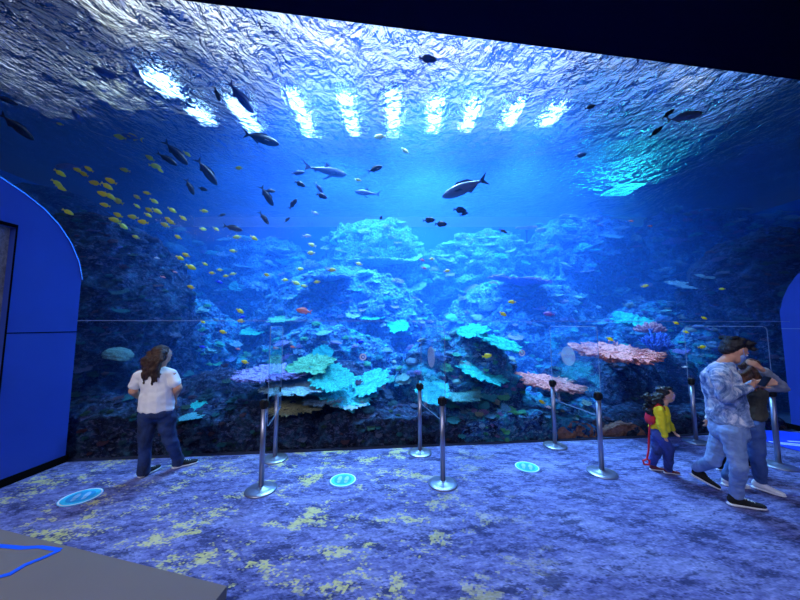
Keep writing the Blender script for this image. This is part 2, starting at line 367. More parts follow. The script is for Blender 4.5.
def mass(px, py, D, rx, ry, rz, z0, kind, label, seed, sub=6, amp=.28, ex=1.0):
    c = P(px, py, D); c.z = z0
    bm = bmesh.new(); bmesh.ops.create_icosphere(bm, subdivisions=sub, radius=1)
    off = Vector((seed*7.3, seed*3.1, seed*1.7)); R0 = (rx+ry)/2
    for v in bm.verts:
        d = v.co.normalized(); q = Vector([math.copysign(abs(t)**ex, t) for t in d])
        p = Vector((q.x*rx, q.y*ry, q.z*rz)); wp = p+off
        n1 = noise.noise(wp*(.9/max(.6, R0**.5)))*.55 + noise.noise(wp*2.1)*.3
        rdg = 1-abs(noise.noise(wp*3.2))*2
        led = ((p.z*2.3+noise.noise(wp*1.1)*1.3) % 1.0); led = (led**2)*.34 if led < .85 else .34*(1-led)/.15*.72
        n3 = fbm(wp, 6.5, 3)*.16 + fbm(wp, 14, 2)*.06
        out = Vector((d.x, d.y, d.z*.35))
        v.co = p + out*(amp*(n1+.35*rdg+led*1.6+n3)*min(1.6, .7+R0*.4)) + Vector((0, 0, amp*.5*noise.noise(wp*2.7+Vector((9, 9, 9)))+ .05*fbm(wp, 9, 3)))
        w_ = c+v.co; gy = glass_y(w_.x)+.16
        if w_.y < gy: v.co.y = gy-c.y+.02*noise.noise(w_*5)
    o = obj('reef_rock', bm, RM[kind]); o.location = c; tag(o, label, 'rock', 'rock masses of the reef')
    bmw = [c+v.co for v in o.data.vertices]
    MB.append((len(MASS), BVHTree.FromPolygons(bmw, [tuple(p.vertices) for p in o.data.polygons]))); MASS.append((o, kind)); return o
mass(95, 300, 6.4, 1.75, 1.6, 3.9, .2, 'dark', 'tall dark cliff of reef rock rising behind the woman in white', 1, ex=.8)
mass(-60, 300, 6.9, 3.0, 1.9, 5.2, .2, 'dark', 'dark rock wall behind the blue rounded partition at the left', 2, ex=.8)
mass(215, 400, 5.9, 1.0, .8, 1.05, -.1, 'dark', 'low dark rock pile between woman and first steel posts', 3, 5)
mass(186, 330, 8.2, 1.5, 1.2, 2.55, 0, 'mid', 'blue rock shoulder sloping down from the dark cliff', 4)
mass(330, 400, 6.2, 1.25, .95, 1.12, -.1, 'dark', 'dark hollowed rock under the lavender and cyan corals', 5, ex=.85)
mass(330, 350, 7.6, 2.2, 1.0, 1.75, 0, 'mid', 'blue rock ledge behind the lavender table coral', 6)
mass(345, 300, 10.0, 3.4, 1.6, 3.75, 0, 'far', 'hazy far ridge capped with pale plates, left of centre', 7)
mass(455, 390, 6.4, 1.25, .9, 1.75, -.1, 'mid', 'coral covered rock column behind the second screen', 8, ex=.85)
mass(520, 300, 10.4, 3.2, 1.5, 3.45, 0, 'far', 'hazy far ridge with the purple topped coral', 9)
mass(655, 320, 9.2, 2.0, 1.3, 2.55, 0, 'mid', 'blue rock ridge behind the turquoise dome coral', 10)
mass(545, 430, 6.5, 1.2, .8, .5, -.1, 'mid', 'low rock at the window foot under the smaller pink table', 11, 5)
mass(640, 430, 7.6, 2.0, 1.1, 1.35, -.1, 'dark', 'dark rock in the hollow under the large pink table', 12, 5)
mass(770, 300, 7.9, 1.9, 1.5, 4.1, .2, 'dark', 'dark reef cliff behind the couple with the phone', 13, ex=.85)
mass(900, 300, 8.6, 3.0, 2.0, 5.3, .2, 'dark', 'tall dark reef wall behind the blue partition at right', 14, ex=.85)
mass(700, 350, 7.3, .9, .7, 1.7, 0, 'mid', 'blue rock knob behind the curly haired child', 15, 5)
mass(574, 437, 5.2, .36, .17, .2, .03, 'pink', 'pinkish tan slab lying flat on the tank floor by the third screen', 16, 4, .12)
mass(622, 440, 5.3, .42, .17, .15, .02, 'pink', 'flatter tan slab on the tank floor left of the child', 17, 4, .12)
mass(25, 300, 8.6, 2.8, 1.4, 5.7, .2, 'dark', 'tall dark cliff far behind the yellow school, reaching the surface', 29, 5, ex=.8)
mass(845, 300, 10.2, 3.2, 1.4, 5.0, .2, 'dark', 'tall dim cliff far back at the right picture edge', 30, 5, ex=.8)
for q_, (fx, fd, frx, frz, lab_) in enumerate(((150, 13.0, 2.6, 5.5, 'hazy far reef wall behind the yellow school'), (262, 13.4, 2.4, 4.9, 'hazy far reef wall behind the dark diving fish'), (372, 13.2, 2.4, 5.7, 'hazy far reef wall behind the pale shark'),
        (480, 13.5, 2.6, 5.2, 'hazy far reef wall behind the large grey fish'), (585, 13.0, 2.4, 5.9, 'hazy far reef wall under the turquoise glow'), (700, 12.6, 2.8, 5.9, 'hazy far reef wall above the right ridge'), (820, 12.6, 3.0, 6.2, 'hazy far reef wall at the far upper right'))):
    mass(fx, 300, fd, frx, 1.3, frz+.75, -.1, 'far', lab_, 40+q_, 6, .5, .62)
mass(628, 400, 6.75, .75, .5, 1.42, -.1, 'dark', 'dark rock pillar carrying the large pink table coral', 27, 5, .2)
mass(557, 400, 6.45, .5, .4, 1.02, -.1, 'dark', 'dark rock pillar carrying the smaller pink table coral', 28, 5, .2)
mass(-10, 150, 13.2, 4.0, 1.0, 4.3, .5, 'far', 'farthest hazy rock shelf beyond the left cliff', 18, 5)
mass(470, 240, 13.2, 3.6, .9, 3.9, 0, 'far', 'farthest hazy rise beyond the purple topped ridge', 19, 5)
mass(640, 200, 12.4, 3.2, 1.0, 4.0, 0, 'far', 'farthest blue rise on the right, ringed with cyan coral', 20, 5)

def foot(px, D, rx, rz, kind, label, seed):
    mass(px, 440, D, rx, .75, rz, -.1, kind, label, seed, 5, .22, .85)
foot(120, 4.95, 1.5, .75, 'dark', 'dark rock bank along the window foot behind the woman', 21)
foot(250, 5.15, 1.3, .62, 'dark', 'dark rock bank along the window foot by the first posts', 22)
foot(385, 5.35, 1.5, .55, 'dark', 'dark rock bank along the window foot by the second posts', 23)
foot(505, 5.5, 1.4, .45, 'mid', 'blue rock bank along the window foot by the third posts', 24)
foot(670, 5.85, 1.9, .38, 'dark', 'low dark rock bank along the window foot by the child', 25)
mass(-60, 300, 5.2, 1.6, .8, 3.2, .1, 'dark', 'dark corner rock hidden mostly by the left blue partition', 26, 5)
# ------------------------------------------------------------------ corals
m = M['coral'] = mat('coral_skin', 'ffffff', .8, spec=.2)
oi = nd(m, 'ShaderNodeObjectInfo'); tn = ntex(m, 16, 5, .7, .3, objco(m))
bc(m, mixc(m, 1.0, oi.outputs['Color'], ramp(m, [(.32, .35), (.5, .85), (.66, 1.25)], tn), 'MULTIPLY')); 
vz = nd(m, 'ShaderNodeTexVoronoi'); vz.inputs['Scale'].default_value = 26; lk(m, objco(m), vz.inputs['Vector']); bump(m, vz.outputs['Distance'], .8, .03)
def plate_mesh(seed, shag=.2, dome=.12, th=.05):
    r_ = random.Random(seed); bm = bmesh.new(); NR, NT = 16, 128; off = Vector((seed, seed*2.2, 0)); top = []; bot = []
    for i in range(1, NR+1):
        f = i/NR; a = []; b = []
        for j in range(NT):
            t = 2*math.pi*j/NT; cx, cy_ = math.cos(t), math.sin(t)
            rr = f*(1+.28*noise.noise(Vector((cx, cy_, 0))*1.3+off)+shag*f*(noise.noise(Vector((cx*6, cy_*6, 3))+off)+.6*noise.noise(Vector((cx*15, cy_*15, 7))+off)))
            x, y = rr*cx, rr*cy_
            n = noise.noise(Vector((x*3, y*3, 0))+off)*.10 + noise.noise(Vector((x*9, y*9, 1))+off)*.05
            z = dome*(f*f) + n + .12*shag*noise.noise(Vector((t*9, f*2, 4))+off)
            a.append(bm.verts.new((x, y, z))); b.append(bm.verts.new((x*.97, y*.97, z-th*(1.6-f)-.16*(1-f)**2)))
        top.append(a); bot.append(b)
    ct = bm.verts.new((0, 0, .0)); cb = bm.verts.new((0, 0, -.3))
    for j in range(NT):
        k = (j+1) % NT; bm.faces.new((ct, top[0][j], top[0][k])); bm.faces.new((cb, bot[0][k], bot[0][j]))
        for i in range(NR-1):
            bm.faces.new((top[i][j], top[i+1][j], top[i+1][k], top[i][k])); bm.faces.new((bot[i][k], bot[i+1][k], bot[i+1][j], bot[i][j]))
        bm.faces.new((top[-1][j], bot[-1][j], bot[-1][k], top[-1][k]))
    return bm
def tube(bm, p, q, r1, r2, n=6):
    p, q = Vector(p), Vector(q); d = (q-p).normalized(); a = d.orthogonal().normalized(); b = d.cross(a)
    A = [bm.verts.new(p+(a*math.cos(2*math.pi*i/n)+b*math.sin(2*math.pi*i/n))*r1) for i in range(n)]
    B = [bm.verts.new(q+(a*math.cos(2*math.pi*i/n)+b*math.sin(2*math.pi*i/n))*r2) for i in range(n)]
    e = bm.verts.new(q+d*r2*.9)
    for i in range(n):
        j = (i+1) % n; bm.faces.new((A[i], A[j], B[j], B[i])); bm.faces.new((B[i], B[j], e))
def branch_mesh(seed, n=26, spread=1.1, depth=2):
    r_ = random.Random(seed); bm = bmesh.new()
    def grow(p, d, L, r, k):
        q = p+d*L; tube(bm, p, q, r, r*.72)
        if k:
            for _ in range(r_.choice((2, 3))):
                nd_ = (d+Vector((r_.uniform(-1, 1), r_.uniform(-1, 1), r_.uniform(-.3, .9)))*.75).normalized(); grow(p+d*L*r_.uniform(.55, .95), nd_, L*.62, r*.66, k-1)
    for i in range(n):
        t = r_.uniform(0, 2*math.pi); s = r_.uniform(0, spread); d = Vector((math.cos(t)*math.sin(s), math.sin(t)*math.sin(s), math.cos(s)))
        grow(d*.1, d, r_.uniform(.4, .62), .07, depth)
    return bm
def dome_mesh(seed):
    bm = bmesh.new(); bmesh.ops.create_icosphere(bm, subdivisions=5, radius=1); off = Vector((seed*3, 0, 0))
    for v in bm.verts:
        d = v.co.copy(); k = noise.voronoi(d*3.6+off)[0][0]
        v.co = d*(1+.14*(0.5-k)+.18*noise.noise(d*1.4+off)); v.co.z *= .72
        if v.co.z < -.2: v.co.z = -.2+(v.co.z+.2)*.2; 
    return bm
def leafy_mesh(seed, n=11):
    r_ = random.Random(seed); bm = bmesh.new()
    for i in range(n):
        t = i*2.4+r_.uniform(-.3, .3); h = .15+.75*i/n*r_.uniform(.6, 1.1); R1 = r_.uniform(.35, .62); rad = (.75-.5*i/n)
        c = Vector((math.cos(t)*rad, math.sin(t)*rad, h)); off = Vector((seed, i*3, 0)); rings = []
        for a in range(5):
            f = (a+.01)/4; row = []
            for j in range(22):
                u = 2*math.pi*j/22; k = R1*f*(1+.3*noise.noise(Vector((math.cos(u)*2, math.sin(u)*2, i))+off))
                row.append(bm.verts.new(c+Vector((math.cos(u)*k, math.sin(u)*k*.85, .14*f*f+.05*noise.noise(Vector((math.cos(u)*4*f, math.sin(u)*4*f, i)))+.1*math.cos(u-t)*f))))
            rings.append(row)
        low = [bm.verts.new(v.co+Vector((0, 0, -.05))) for v in rings[-1]]; st = [bm.verts.new(Vector((v.co.x*.35, v.co.y*.35, h-.45))) for v in rings[0]]
        for a, b in zip(rings+[low], rings[1:]+[low, st][0:1]+[st]): 
            for j in range(22): bm.faces.new((a[j], b[j], b[(j+1) % 22], a[(j+1) % 22]))
    return bm
def finger_mesh(seed, n=90):
    r_ = random.Random(seed); bm = bmesh.new()
    for i in range(n):
        s = math.acos(1-r_.random()*.95); t = r_.uniform(0, 6.283); d = Vector((math.cos(t)*math.sin(s), math.sin(t)*math.sin(s), math.cos(s)*.6))
        e = (d+Vector((0, 0, .5))+Vector((r_.uniform(-.3, .3), r_.uniform(-.3, .3), 0))).normalized()
        L = r_.uniform(.18, .34); tube(bm, d*.45, d*.72+e*L*.4, .10, .10, 7); tube(bm, d*.72+e*L*.4, d*.72+e*L, .10, .065, 7)
    return bm
def stalk_mesh():
    return lathe([(0, -1.0), (.30, -1.0), (.20, -.7), (.16, -.4), (.24, -.2), (.42, -.08), (0, -.05)], 16)
PROTO = {}
def proto(kind, k, bm):
    me = bpy.data.meshes.new(f'{kind}_{k}'); bm.normal_update(); bm.to_mesh(me); bm.free(); me.materials.append(M['coral'])
    me.polygons.foreach_set('use_smooth', [True]*len(me.polygons)); PROTO.setdefault(kind, []).append(me)
for k in range(4): proto('plate_coral', k, plate_mesh(k+3, .25, .14))
def shaggy_mesh(seed):
    bm = plate_mesh(seed, .34, .10, .09); r_ = random.Random(seed)
    for i in range(330):
        t = r_.uniform(0, 6.283); rr = math.sqrt(r_.random())*1.0*(1+.28*noise.noise(Vector((math.cos(t), math.sin(t), 0))*1.3+Vector((seed, seed*2.2, 0))))
        d = Vector((math.cos(t), math.sin(t), r_.uniform(-.15, .5))).normalized(); p = Vector((rr*math.cos(t), rr*math.sin(t), .10*rr*rr+r_.uniform(-.12, .03))); L = r_.uniform(.07, .17)
        tube(bm, p, p+d*L, r_.uniform(.022, .04), .018, 5)
    return bm
for k in range(3): proto('shaggy', k, shaggy_mesh(k+31))
for k in range(3): proto('branching_coral', k, branch_mesh(k+50))
for k in range(3): proto('dome_coral', k, dome_mesh(k+70))
for k in range(4): proto('leafy_coral', k, leafy_mesh(k+90))
for k in range(3): proto('finger_coral', k, finger_mesh(k+110))
proto('stalk', 0, stalk_mesh())
def coral(kind, k, loc, sc, rot, col, label, group=None, name=None):
    me = PROTO[kind][k % len(PROTO[kind])]
    o = bpy.data.objects.new(name or kind, me); C.objects.link(o); o.location = loc; o.scale = sc; o.rotation_euler = rot; o.color = col
    return tag(o, label, 'coral', group)
def table(px, py, D, wpx, col, label, kind='plate_coral', k=0, thick=1.0, tilt=(0,0), rz=0, stalk=.8, stretch=1.0, name='table_coral', keep=False):
    if not keep:
        best = None; d = ray(px, py+wpx*.10).normalized()
        for i, tr_ in MB:
            h = tr_.ray_cast(O, d, 40)
            if h[0] is not None and (best is None or h[3] < best[3]): best = h
        if best and best[0].y < D+3: D = max(min(best[0].y, D+3)-wpx*D/F*.2, glass_y(P(px, py, 5).x)+.12+wpx*D/F*.5); stalk = 0
        else: stalk = min(stalk, .5)
        if best is None: print('table off reef', px, py)
    p = P(px, py, D); r = wpx*D/F/2; stalk = stalk and stalk
    t = thing(name, label, 'coral', p)
    o = bpy.data.objects.new('plate', PROTO[kind][k]); C.objects.link(o); o.parent = t; o.scale = (r, r*stretch, r*thick); o.color = col; o.rotation_mode = 'ZYX'; o.rotation_euler = (tilt[0], tilt[1], rz)
    if stalk:
        s = bpy.data.objects.new('stalk', PROTO['stalk'][0]); C.objects.link(s); s.parent = t; s.scale = (r*.42, r*.42, stalk); s.color = hexc('10182c'); s.location = (0, .05, -r*.12)
    return t
LAV, CY, TEAL, PINK, GRN = hexc('a9a2ee'), hexc('4ee6f5'), hexc('3fd0c8'), hexc('ff9c96'), hexc('6fd6a8')
TURQ = hexc('35e0e0'); BLU = hexc('4a86e0'); ICE = hexc('a8d8f0'); PUR = hexc('9a7ae8'); OLV = hexc('b8b890')
table(268, 374, 5.25, 56, LAV, 'lavender table coral with ragged edge behind the first steel posts', 'shaggy', 0, .75, (R(7), 0), .4, .5, keep=True)
table(292, 372, 5.55, 44, LAV, 'smaller lavender table coral touching the ragged lavender one', 'shaggy', 1, .75, (R(9), R(-4)), 1.4, .4, keep=True)
table(322, 355, 6.2, 20, TURQ, 'round cyan disc coral standing above the cyan bank', 'plate_coral', 1, .6, (R(62), 0), 0, 0, name='disc_coral')
table(293, 362, 6.0, 15, hexc('3a7f9a'), 'small dull blue round coral beside the round cyan disc', 'plate_coral', 2, .8, (R(60), 0), 0, 0, name='disc_coral')
for i, (x, y, D, w_, c, k) in enumerate(((345, 392, 5.6, 62, CY, 1), (372, 382, 5.9, 44, CY, 2), (330, 378, 6.1, 50, TEAL, 0), (312, 366, 6.4, 46, GRN, 3))):
    table(x, y, D, w_, c, ['broad cyan plate coral sloping down in the cyan bank', 'cyan plate coral at the right end of the cyan bank', 'teal plate coral at the back of the cyan bank', 'green plate coral just right of the lavender tables'][i], 'plate_coral', k, .7, (R(24), R([8, -14, 6, -6][i])), i, .6, .8)
table(283, 320, 7.4, 28, GRN, 'green plate coral on the ledge above the lavender tables', 'plate_coral', 2, .8, (R(15), 0), 1, .5)
table(254, 332, 7.2, 28, TEAL, 'teal plate coral lower left of the green ledge plate', 'plate_coral', 1, .8, (R(15), 0), 2, .5)
table(372, 318, 7.6, 24, TEAL, 'teal plate coral on ledge near the joint line', 'plate_coral', 0, .8, (R(15), 0), 2, .5)
table(398, 327, 7.0, 22, TURQ, 'bright turquoise plate coral left of the second screen', 'plate_coral', 3, .9, (R(35), 0), 2, .5)
table(300, 405, 5.35, 50, OLV, 'tiered beige plate coral below the lavender tables', 'shaggy', 2, .5, (R(6), 0), 2, .3)
table(325, 398, 5.4, 40, hexc('8fb4cc'), 'pale grey blue plate coral beside the beige tiers', 'shaggy', 0, .5, (R(6), 0), 3, .3)
table(350, 403, 5.5, 36, ICE, 'ice blue plate coral under the cyan bank', 'plate_coral', 0, .6, (R(8), 0), 3, .3)
table(300, 385, 5.5, 60, hexc('9ac8d8'), 'pale teal plate coral wedged between lavender tables and beige tiers', 'shaggy', 1, .4, (R(6), 0), 0, .3)
table(472, 332, 6.6, 30, TURQ, 'turquoise plate coral, upper left of the three plates on the column', 'plate_coral', 1, .9, (R(20), R(-10)), 1, .6)
table(500, 343, 6.2, 42, TURQ, 'turquoise plate coral, upper right of the three plates on the column', 'shaggy', 2, .7, (R(18), R(16)), .6, .6)
table(484, 374, 5.9, 54, TURQ, 'long turquoise plate coral sloping down right from the column', 'plate_coral', 2, .6, (R(22), R(20)), .3, .6, .7)
table(433, 392, 5.7, 34, CY, 'cyan plate coral seen through the second clear screen', 'plate_coral', 0, .7, (R(30), 0), .3, .6)
table(462, 394, 5.7, 34, hexc('6ec6c8'), 'dull teal plate coral below the long turquoise plate', 'shaggy', 1, .6, (R(12), 0), .3, .4)
table(613, 353, 5.7, 86, PINK, 'large pink table coral under the turquoise dome', 'shaggy', 1, .7, (R(7), R(2)), .9, 0, .8, keep=True)
table(548, 383, 5.7, 60, PINK, 'smaller pink table coral behind the third far steel post', 'shaggy', 0, .65, (R(8), R(5)), 2.6, 0, .8, keep=True)
table(631, 322, 7.3, 36, TURQ, 'bright turquoise dome coral above the large pink table', 'plate_coral', 3, 1.1, (R(26), 0), 1, 0, keep=True)
table(521, 281, 9.0, 52, PUR, 'purple capped table coral on the far ridge', 'shaggy', 2, .6, (R(6), R(6)), 1, 1.2)
table(533, 278, 8.9, 16, hexc('f0a0c0'), 'pink tipped small table at the edge of purple cap', 'shaggy', 0, .5, (R(6), R(6)), 1, .8)
table(378, 262, 9.2, 58, hexc('8fc8e0'), 'wide pale plate coral crowning the far ridge left of centre', 'shaggy', 1, .6, (R(8), 0), 1, 1)
table(330, 277, 9.0, 46, hexc('7fa8e0'), 'periwinkle plate coral lower left of the crowning pale plate', 'shaggy', 0, .6, (R(8), 0), 2, 1)
table(683, 286, 8.3, 26, ICE, 'pale speckled plate coral high on the right ridge', 'plate_coral', 0, .9, (R(25), 0), 2, 1)
table(705, 277, 8.4, 16, ICE, 'small ice blue plate coral above the pale speckled one', 'plate_coral', 2, .9, (R(25), 0), 1, 1)
table(592, 250, 10.5, 16, TURQ, 'small turquoise plate coral hovering at far right of the blue water', 'plate_coral', 2, .9, (R(20), 0), 1, 1.6)
table(197, 406, 5.3, 17, TURQ, 'cyan disc coral beside the woman\'s right hip', 'plate_coral', 3, .5, (R(28), 0), 1, .4, name='disc_coral')
table(192, 417, 5.2, 20, hexc('6fd0e0'), 'pale cyan plate coral below the cyan disc by the woman', 'plate_coral', 1, .6, (R(5), 0), 1, .4)
table(507, 417, 5.6, 24, hexc('6fc8ff'), 'tilted oval blue disc coral at the foot of the column', 'plate_coral', 0, .5, (R(50), R(25)), 1, .3, name='disc_coral')
table(527, 228, 11.0, 18, hexc('f0a8b8'), 'soft pink table coral floating in far blue water haze', 'shaggy', 2, .6, (R(8), 0), 1, 1.5)
o = coral('branching_coral', 0, P(655, 352, 6.4), (.42, .42, .42), (R(15), 0, 1), hexc('5a8cf5'), 'blue branching coral at the right end of the large pink table')
coral('finger_coral', 1, P(650, 332, 6.8), (.3, .3, .3), (0, 0, 1), hexc('f0a8b8'), 'rosy finger coral above the blue branching coral')
coral('branching_coral', 1, P(502, 398, 6.0), (.45, .45, .55), (R(10), R(10), 1), hexc('58b8e8'), 'sky blue branching coral down the right flank of the column')
coral('finger_coral', 0, P(520, 418, 6.0), (.5, .4, .32), (0, 0, 1), hexc('4ed0d0'), 'teal finger coral at the bottom right of the column')
coral('finger_coral', 2, P(545, 424, 5.9), (.3, .3, .25), (0, 0, 2), hexc('4fb890'), 'green finger coral beside the third far steel post')
coral('finger_coral', 2, P(562, 436, 5.7), (.12, .12, .1), (0, 0, 2), hexc('f58a9a'), 'tiny rose finger coral at the foot of the third far post')
coral('dome_coral', 0, P(178, 416, 5.15), (.2, .18, .2), (0, 0, 2), hexc('7fb060'), 'small green dome coral beside the woman\'s jeans')
coral('dome_coral', 1, P(118, 356, 5.0), (.26, .2, .18), (R(15), 0, 2), hexc('6f9a98'), 'oval grey green brain coral left of the woman\'s shoulder')
coral('dome_coral', 2, P(302, 384+34, 5.3), (.2, .2, .2), (0, 0, 2), hexc('7a86b8'), 'round grey violet brain coral in dark hollow by first far post')
coral('finger_coral', 0, P(226, 408, 5.6), (.3, .3, .3), (0, 0, 2), hexc('4fc8a8'), 'green finger coral mound left of the first steel posts')
coral('dome_coral', 0, P(221, 386, 5.8), (.14, .14, .14), (0, 0, 2), hexc('6fb8c8'), 'little pale dome atop the mound left of the first posts')
coral('leafy_coral', 0, P(368, 434, 5.4), (.28, .25, .25), (R(10), 0, 2), hexc('58c8d8'), 'cyan leafy coral at the window foot, middle of the hollow')
coral('leafy_coral', 1, P(390, 438, 5.4), (.32, .25, .22), (R(10), 0, 3), hexc('4fc0b0'), 'teal leafy coral at the window foot beside second far post')
# scattered growth on every mass
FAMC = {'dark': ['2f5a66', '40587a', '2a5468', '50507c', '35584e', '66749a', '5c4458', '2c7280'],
        'mid': ['46b8cc', '5fa8d8', '48c8b0', '7fb4e0', '6f9ae0', '88d0d8', '9a90e0', '5fd0a0', 'b0c8c0'],
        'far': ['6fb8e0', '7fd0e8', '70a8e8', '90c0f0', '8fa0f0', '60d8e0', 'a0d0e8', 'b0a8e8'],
        'pink': ['c09a90']}
WORD = {'2f5a66': 'slate teal', '40587a': 'dusty blue', '2a5468': 'dark teal', '50507c': 'dark violet', '35584e': 'dark green', '66749a': 'grey blue', '5c4458': 'dark plum', '2c7280': 'dim teal',
        '46b8cc': 'cyan', '5fa8d8': 'sky blue', '48c8b0': 'sea green', '7fb4e0': 'light blue', '6f9ae0': 'cornflower blue', '88d0d8': 'pale aqua', '9a90e0': 'violet', '5fd0a0': 'mint', 'b0c8c0': 'pale sage',
        '6fb8e0': 'hazy blue', '7fd0e8': 'hazy aqua', '70a8e8': 'hazy azure', '90c0f0': 'hazy pale blue', '8fa0f0': 'hazy periwinkle', '60d8e0': 'hazy cyan', 'a0d0e8': 'hazy ice blue', 'b0a8e8': 'hazy lilac', 'c09a90': 'tan'}
SPOT = ['on the tall dark cliff', 'on the dark wall by the partition', 'on the low dark pile', 'on the blue shoulder beside the cliff',
        'under the lavender table coral', 'on the ledge behind lavender coral', 'on the left far ridge', 'on the central rock column', 'on the purple capped far ridge',
        'on the turquoise dome ridge', 'below the smaller pink table', 'under the large pink table', 'on the cliff behind the couple', 'on the far right wall',
        'on the knob behind the child', 'on the pinkish slab', 'on the flatter tan slab', 'on the cliff behind the yellow school', 'on the dim far cliff at right', 'on the far wall behind yellow school', 'on the far wall behind diving fish', 'on the far wall behind the shark', 'on the far wall behind grey fish', 'on the far wall under turquoise glow', 'on the far wall above right ridge', 'on the far upper right wall', 'on the large pink table pillar', 'on the smaller pink table pillar', 'on the hazy left shelf', 'on the farthest middle rise', 'on the farthest right rise',
        'at the window foot by the woman', 'at the window foot near first posts', 'at the window foot near second posts', 'at the window foot near third posts', 'at the window foot near the child', 'on the far left corner rock']
KD = ['plate_coral', 'leafy_coral', 'finger_coral', 'branching_coral', 'dome_coral']
KN = {'plate_coral': 'plate coral', 'leafy_coral': 'leafy coral', 'finger_coral': 'finger coral', 'branching_coral': 'branching coral', 'dome_coral': 'round brain coral'}
cnt = {k: 0 for k in KD}; total = 0; used = []; SCAT = {}
N_SC = 5200
for it in range(N_SC):
    px = rnd.uniform(60, 800); py = rnd.uniform(180, 456); d = ray(px, py).normalized(); best = None
    for i, t in MB:
        h = t.ray_cast(O, d, 40)
        if h[0] is not None and (best is None or h[3] < best[1][3]): best = (i, h)
    if not best: continue
    i, h = best; o, fam = MASS[i]
    if fam == 'pink': continue
    p, n = h[0], h[1]
    if n.z < -.15 and rnd.random() < .85: continue
    if fam == 'dark' and rnd.random() < .4: continue
    if px > 520 and py > 368 and rnd.random() < .6: continue
    D = p.y; szpx = (rnd.uniform(3.5, 8) if rnd.random() < .72 else rnd.uniform(8, 14))*(1.5 if D > 11 else 1)
    s = szpx*D/F*.5
    if any((p-q).length < (s+r)*.62 for q, r in used): continue
    kd = rnd.choices(KD, (17, 34, 20, 25, 4))[0]
    if cnt[kd] >= 280: continue
    if s*.9 > p.y-glass_y(p.x)-.1 or p.z < .0: continue
    used.append((p.copy(), s)); cnt[kd] += 1
    ch = rnd.choice(FAMC[fam]); up = (n*.5+Vector((0, -.15, 1))).normalized()
    q = Vector((0, 0, 1)).rotation_difference(up) @ Euler((0, 0, rnd.uniform(0, 6.3))).to_quaternion()
    c = coral(kd, rnd.randrange(9), p+n*s*(.25 if kd == 'plate_coral' else -.05), (s*1.15, s*1.15, s*(.8 if kd != 'plate_coral' else .9)), q.to_euler(), hexc(ch), f'small {WORD[ch]} {KN[kd]} {SPOT[i]}', f'{KN[kd]}s {SPOT[i]}'); SCAT.setdefault(c['label'], []).append((px, c))
NUM = ['', 'leftmost', 'second from left', 'third from left', 'fourth from left', 'fifth from left', 'sixth from left', 'seventh from left', 'eighth from left', 'ninth from left', 'tenth from left', 'eleventh from left', 'twelfth from left', 'thirteenth from left', 'fourteenth from left', 'fifteenth from left', 'sixteenth from left']
for lab, lst in SCAT.items():
    if len(lst) > 1:
        for j, (_, c) in enumerate(sorted(lst, key=lambda q: q[0])):
            if j+1 < len(NUM): c['label'] = f'{lab}, {NUM[j+1]}'
print('scattered', cnt)

# ------------------------------------------------------------------ fish
def fishmat(name, col, rough=.4, spec=.4): return mat(name, col, rough, 0, spec)
M['yel'] = fishmat('yellow_scales', 'ffe61a'); M['yelfin'] = fishmat('yellow_fin', 'ffe61a'); M['darkfish'] = fishmat('dark_scales', '0a0d1e'); M['bluefish'] = fishmat('blue_grey_scales', '4a6aa8'); M['grey'] = fishmat('grey_scales', '66708a')
M['royal'] = fishmat('royal_blue_scales', '1a3cff'); M['pinkfish'] = fishmat('pink_scales', 'f08a8a'); M['pale'] = M['pale']; M['purplefish'] = fishmat('purple_scales', '8a5ab8'); M['white_f'] = fishmat('white_scales', 'dfe8f5')
M['eye'] = mat('eye', '050508', .2)
def fish_body(L, H, Wd, prof, n=16):
    bm = bmesh.new(); rings = []
    for t, h, w_ in prof:
        rings.append([bm.verts.new(((.5-t)*L, math.cos(2*math.pi*i/n)*Wd/2*w_, math.sin(2*math.pi*i/n)*H/2*h)) for i in range(n)])
    for a, b in zip(rings, rings[1:]):
        for i in range(n): bm.faces.new((a[i], b[i], b[(i+1) % n], a[(i+1) % n]))
    bm.faces.new(rings[0][::-1]); bm.faces.new(rings[-1]); bmesh.ops.recalc_face_normals(bm, faces=bm.faces[:]); return bm
PR = {'oval': [(0, .06, .1), (.04, .3, .4), (.12, .62, .75), (.25, .92, 1), (.4, 1, .95), (.55, .92, .75), (.7, .62, .45), (.8, .26, .22), (.86, .2, .14)],
      'long': [(0, .08, .1), (.05, .42, .5), (.14, .75, .85), (.3, 1, 1), (.45, .98, .95), (.6, .78, .7), (.74, .45, .4), (.84, .2, .2), (.88, .18, .14)],
      'shark': [(0, .1, .25), (.06, .5, .7), (.16, .85, .95), (.3, 1, 1), (.45, .9, .85), (.6, .62, .6), (.75, .34, .36), (.86, .18, .18), (.92, .14, .1)]}
def fin(bm, pts, th=.012, ax='y'):
    n = Vector((0, 1, 0)) if ax == 'y' else Vector((0, .3, 1)); slab(bm, [Vector(p)-n*th/2 for p in pts], th, n)
FM = {}
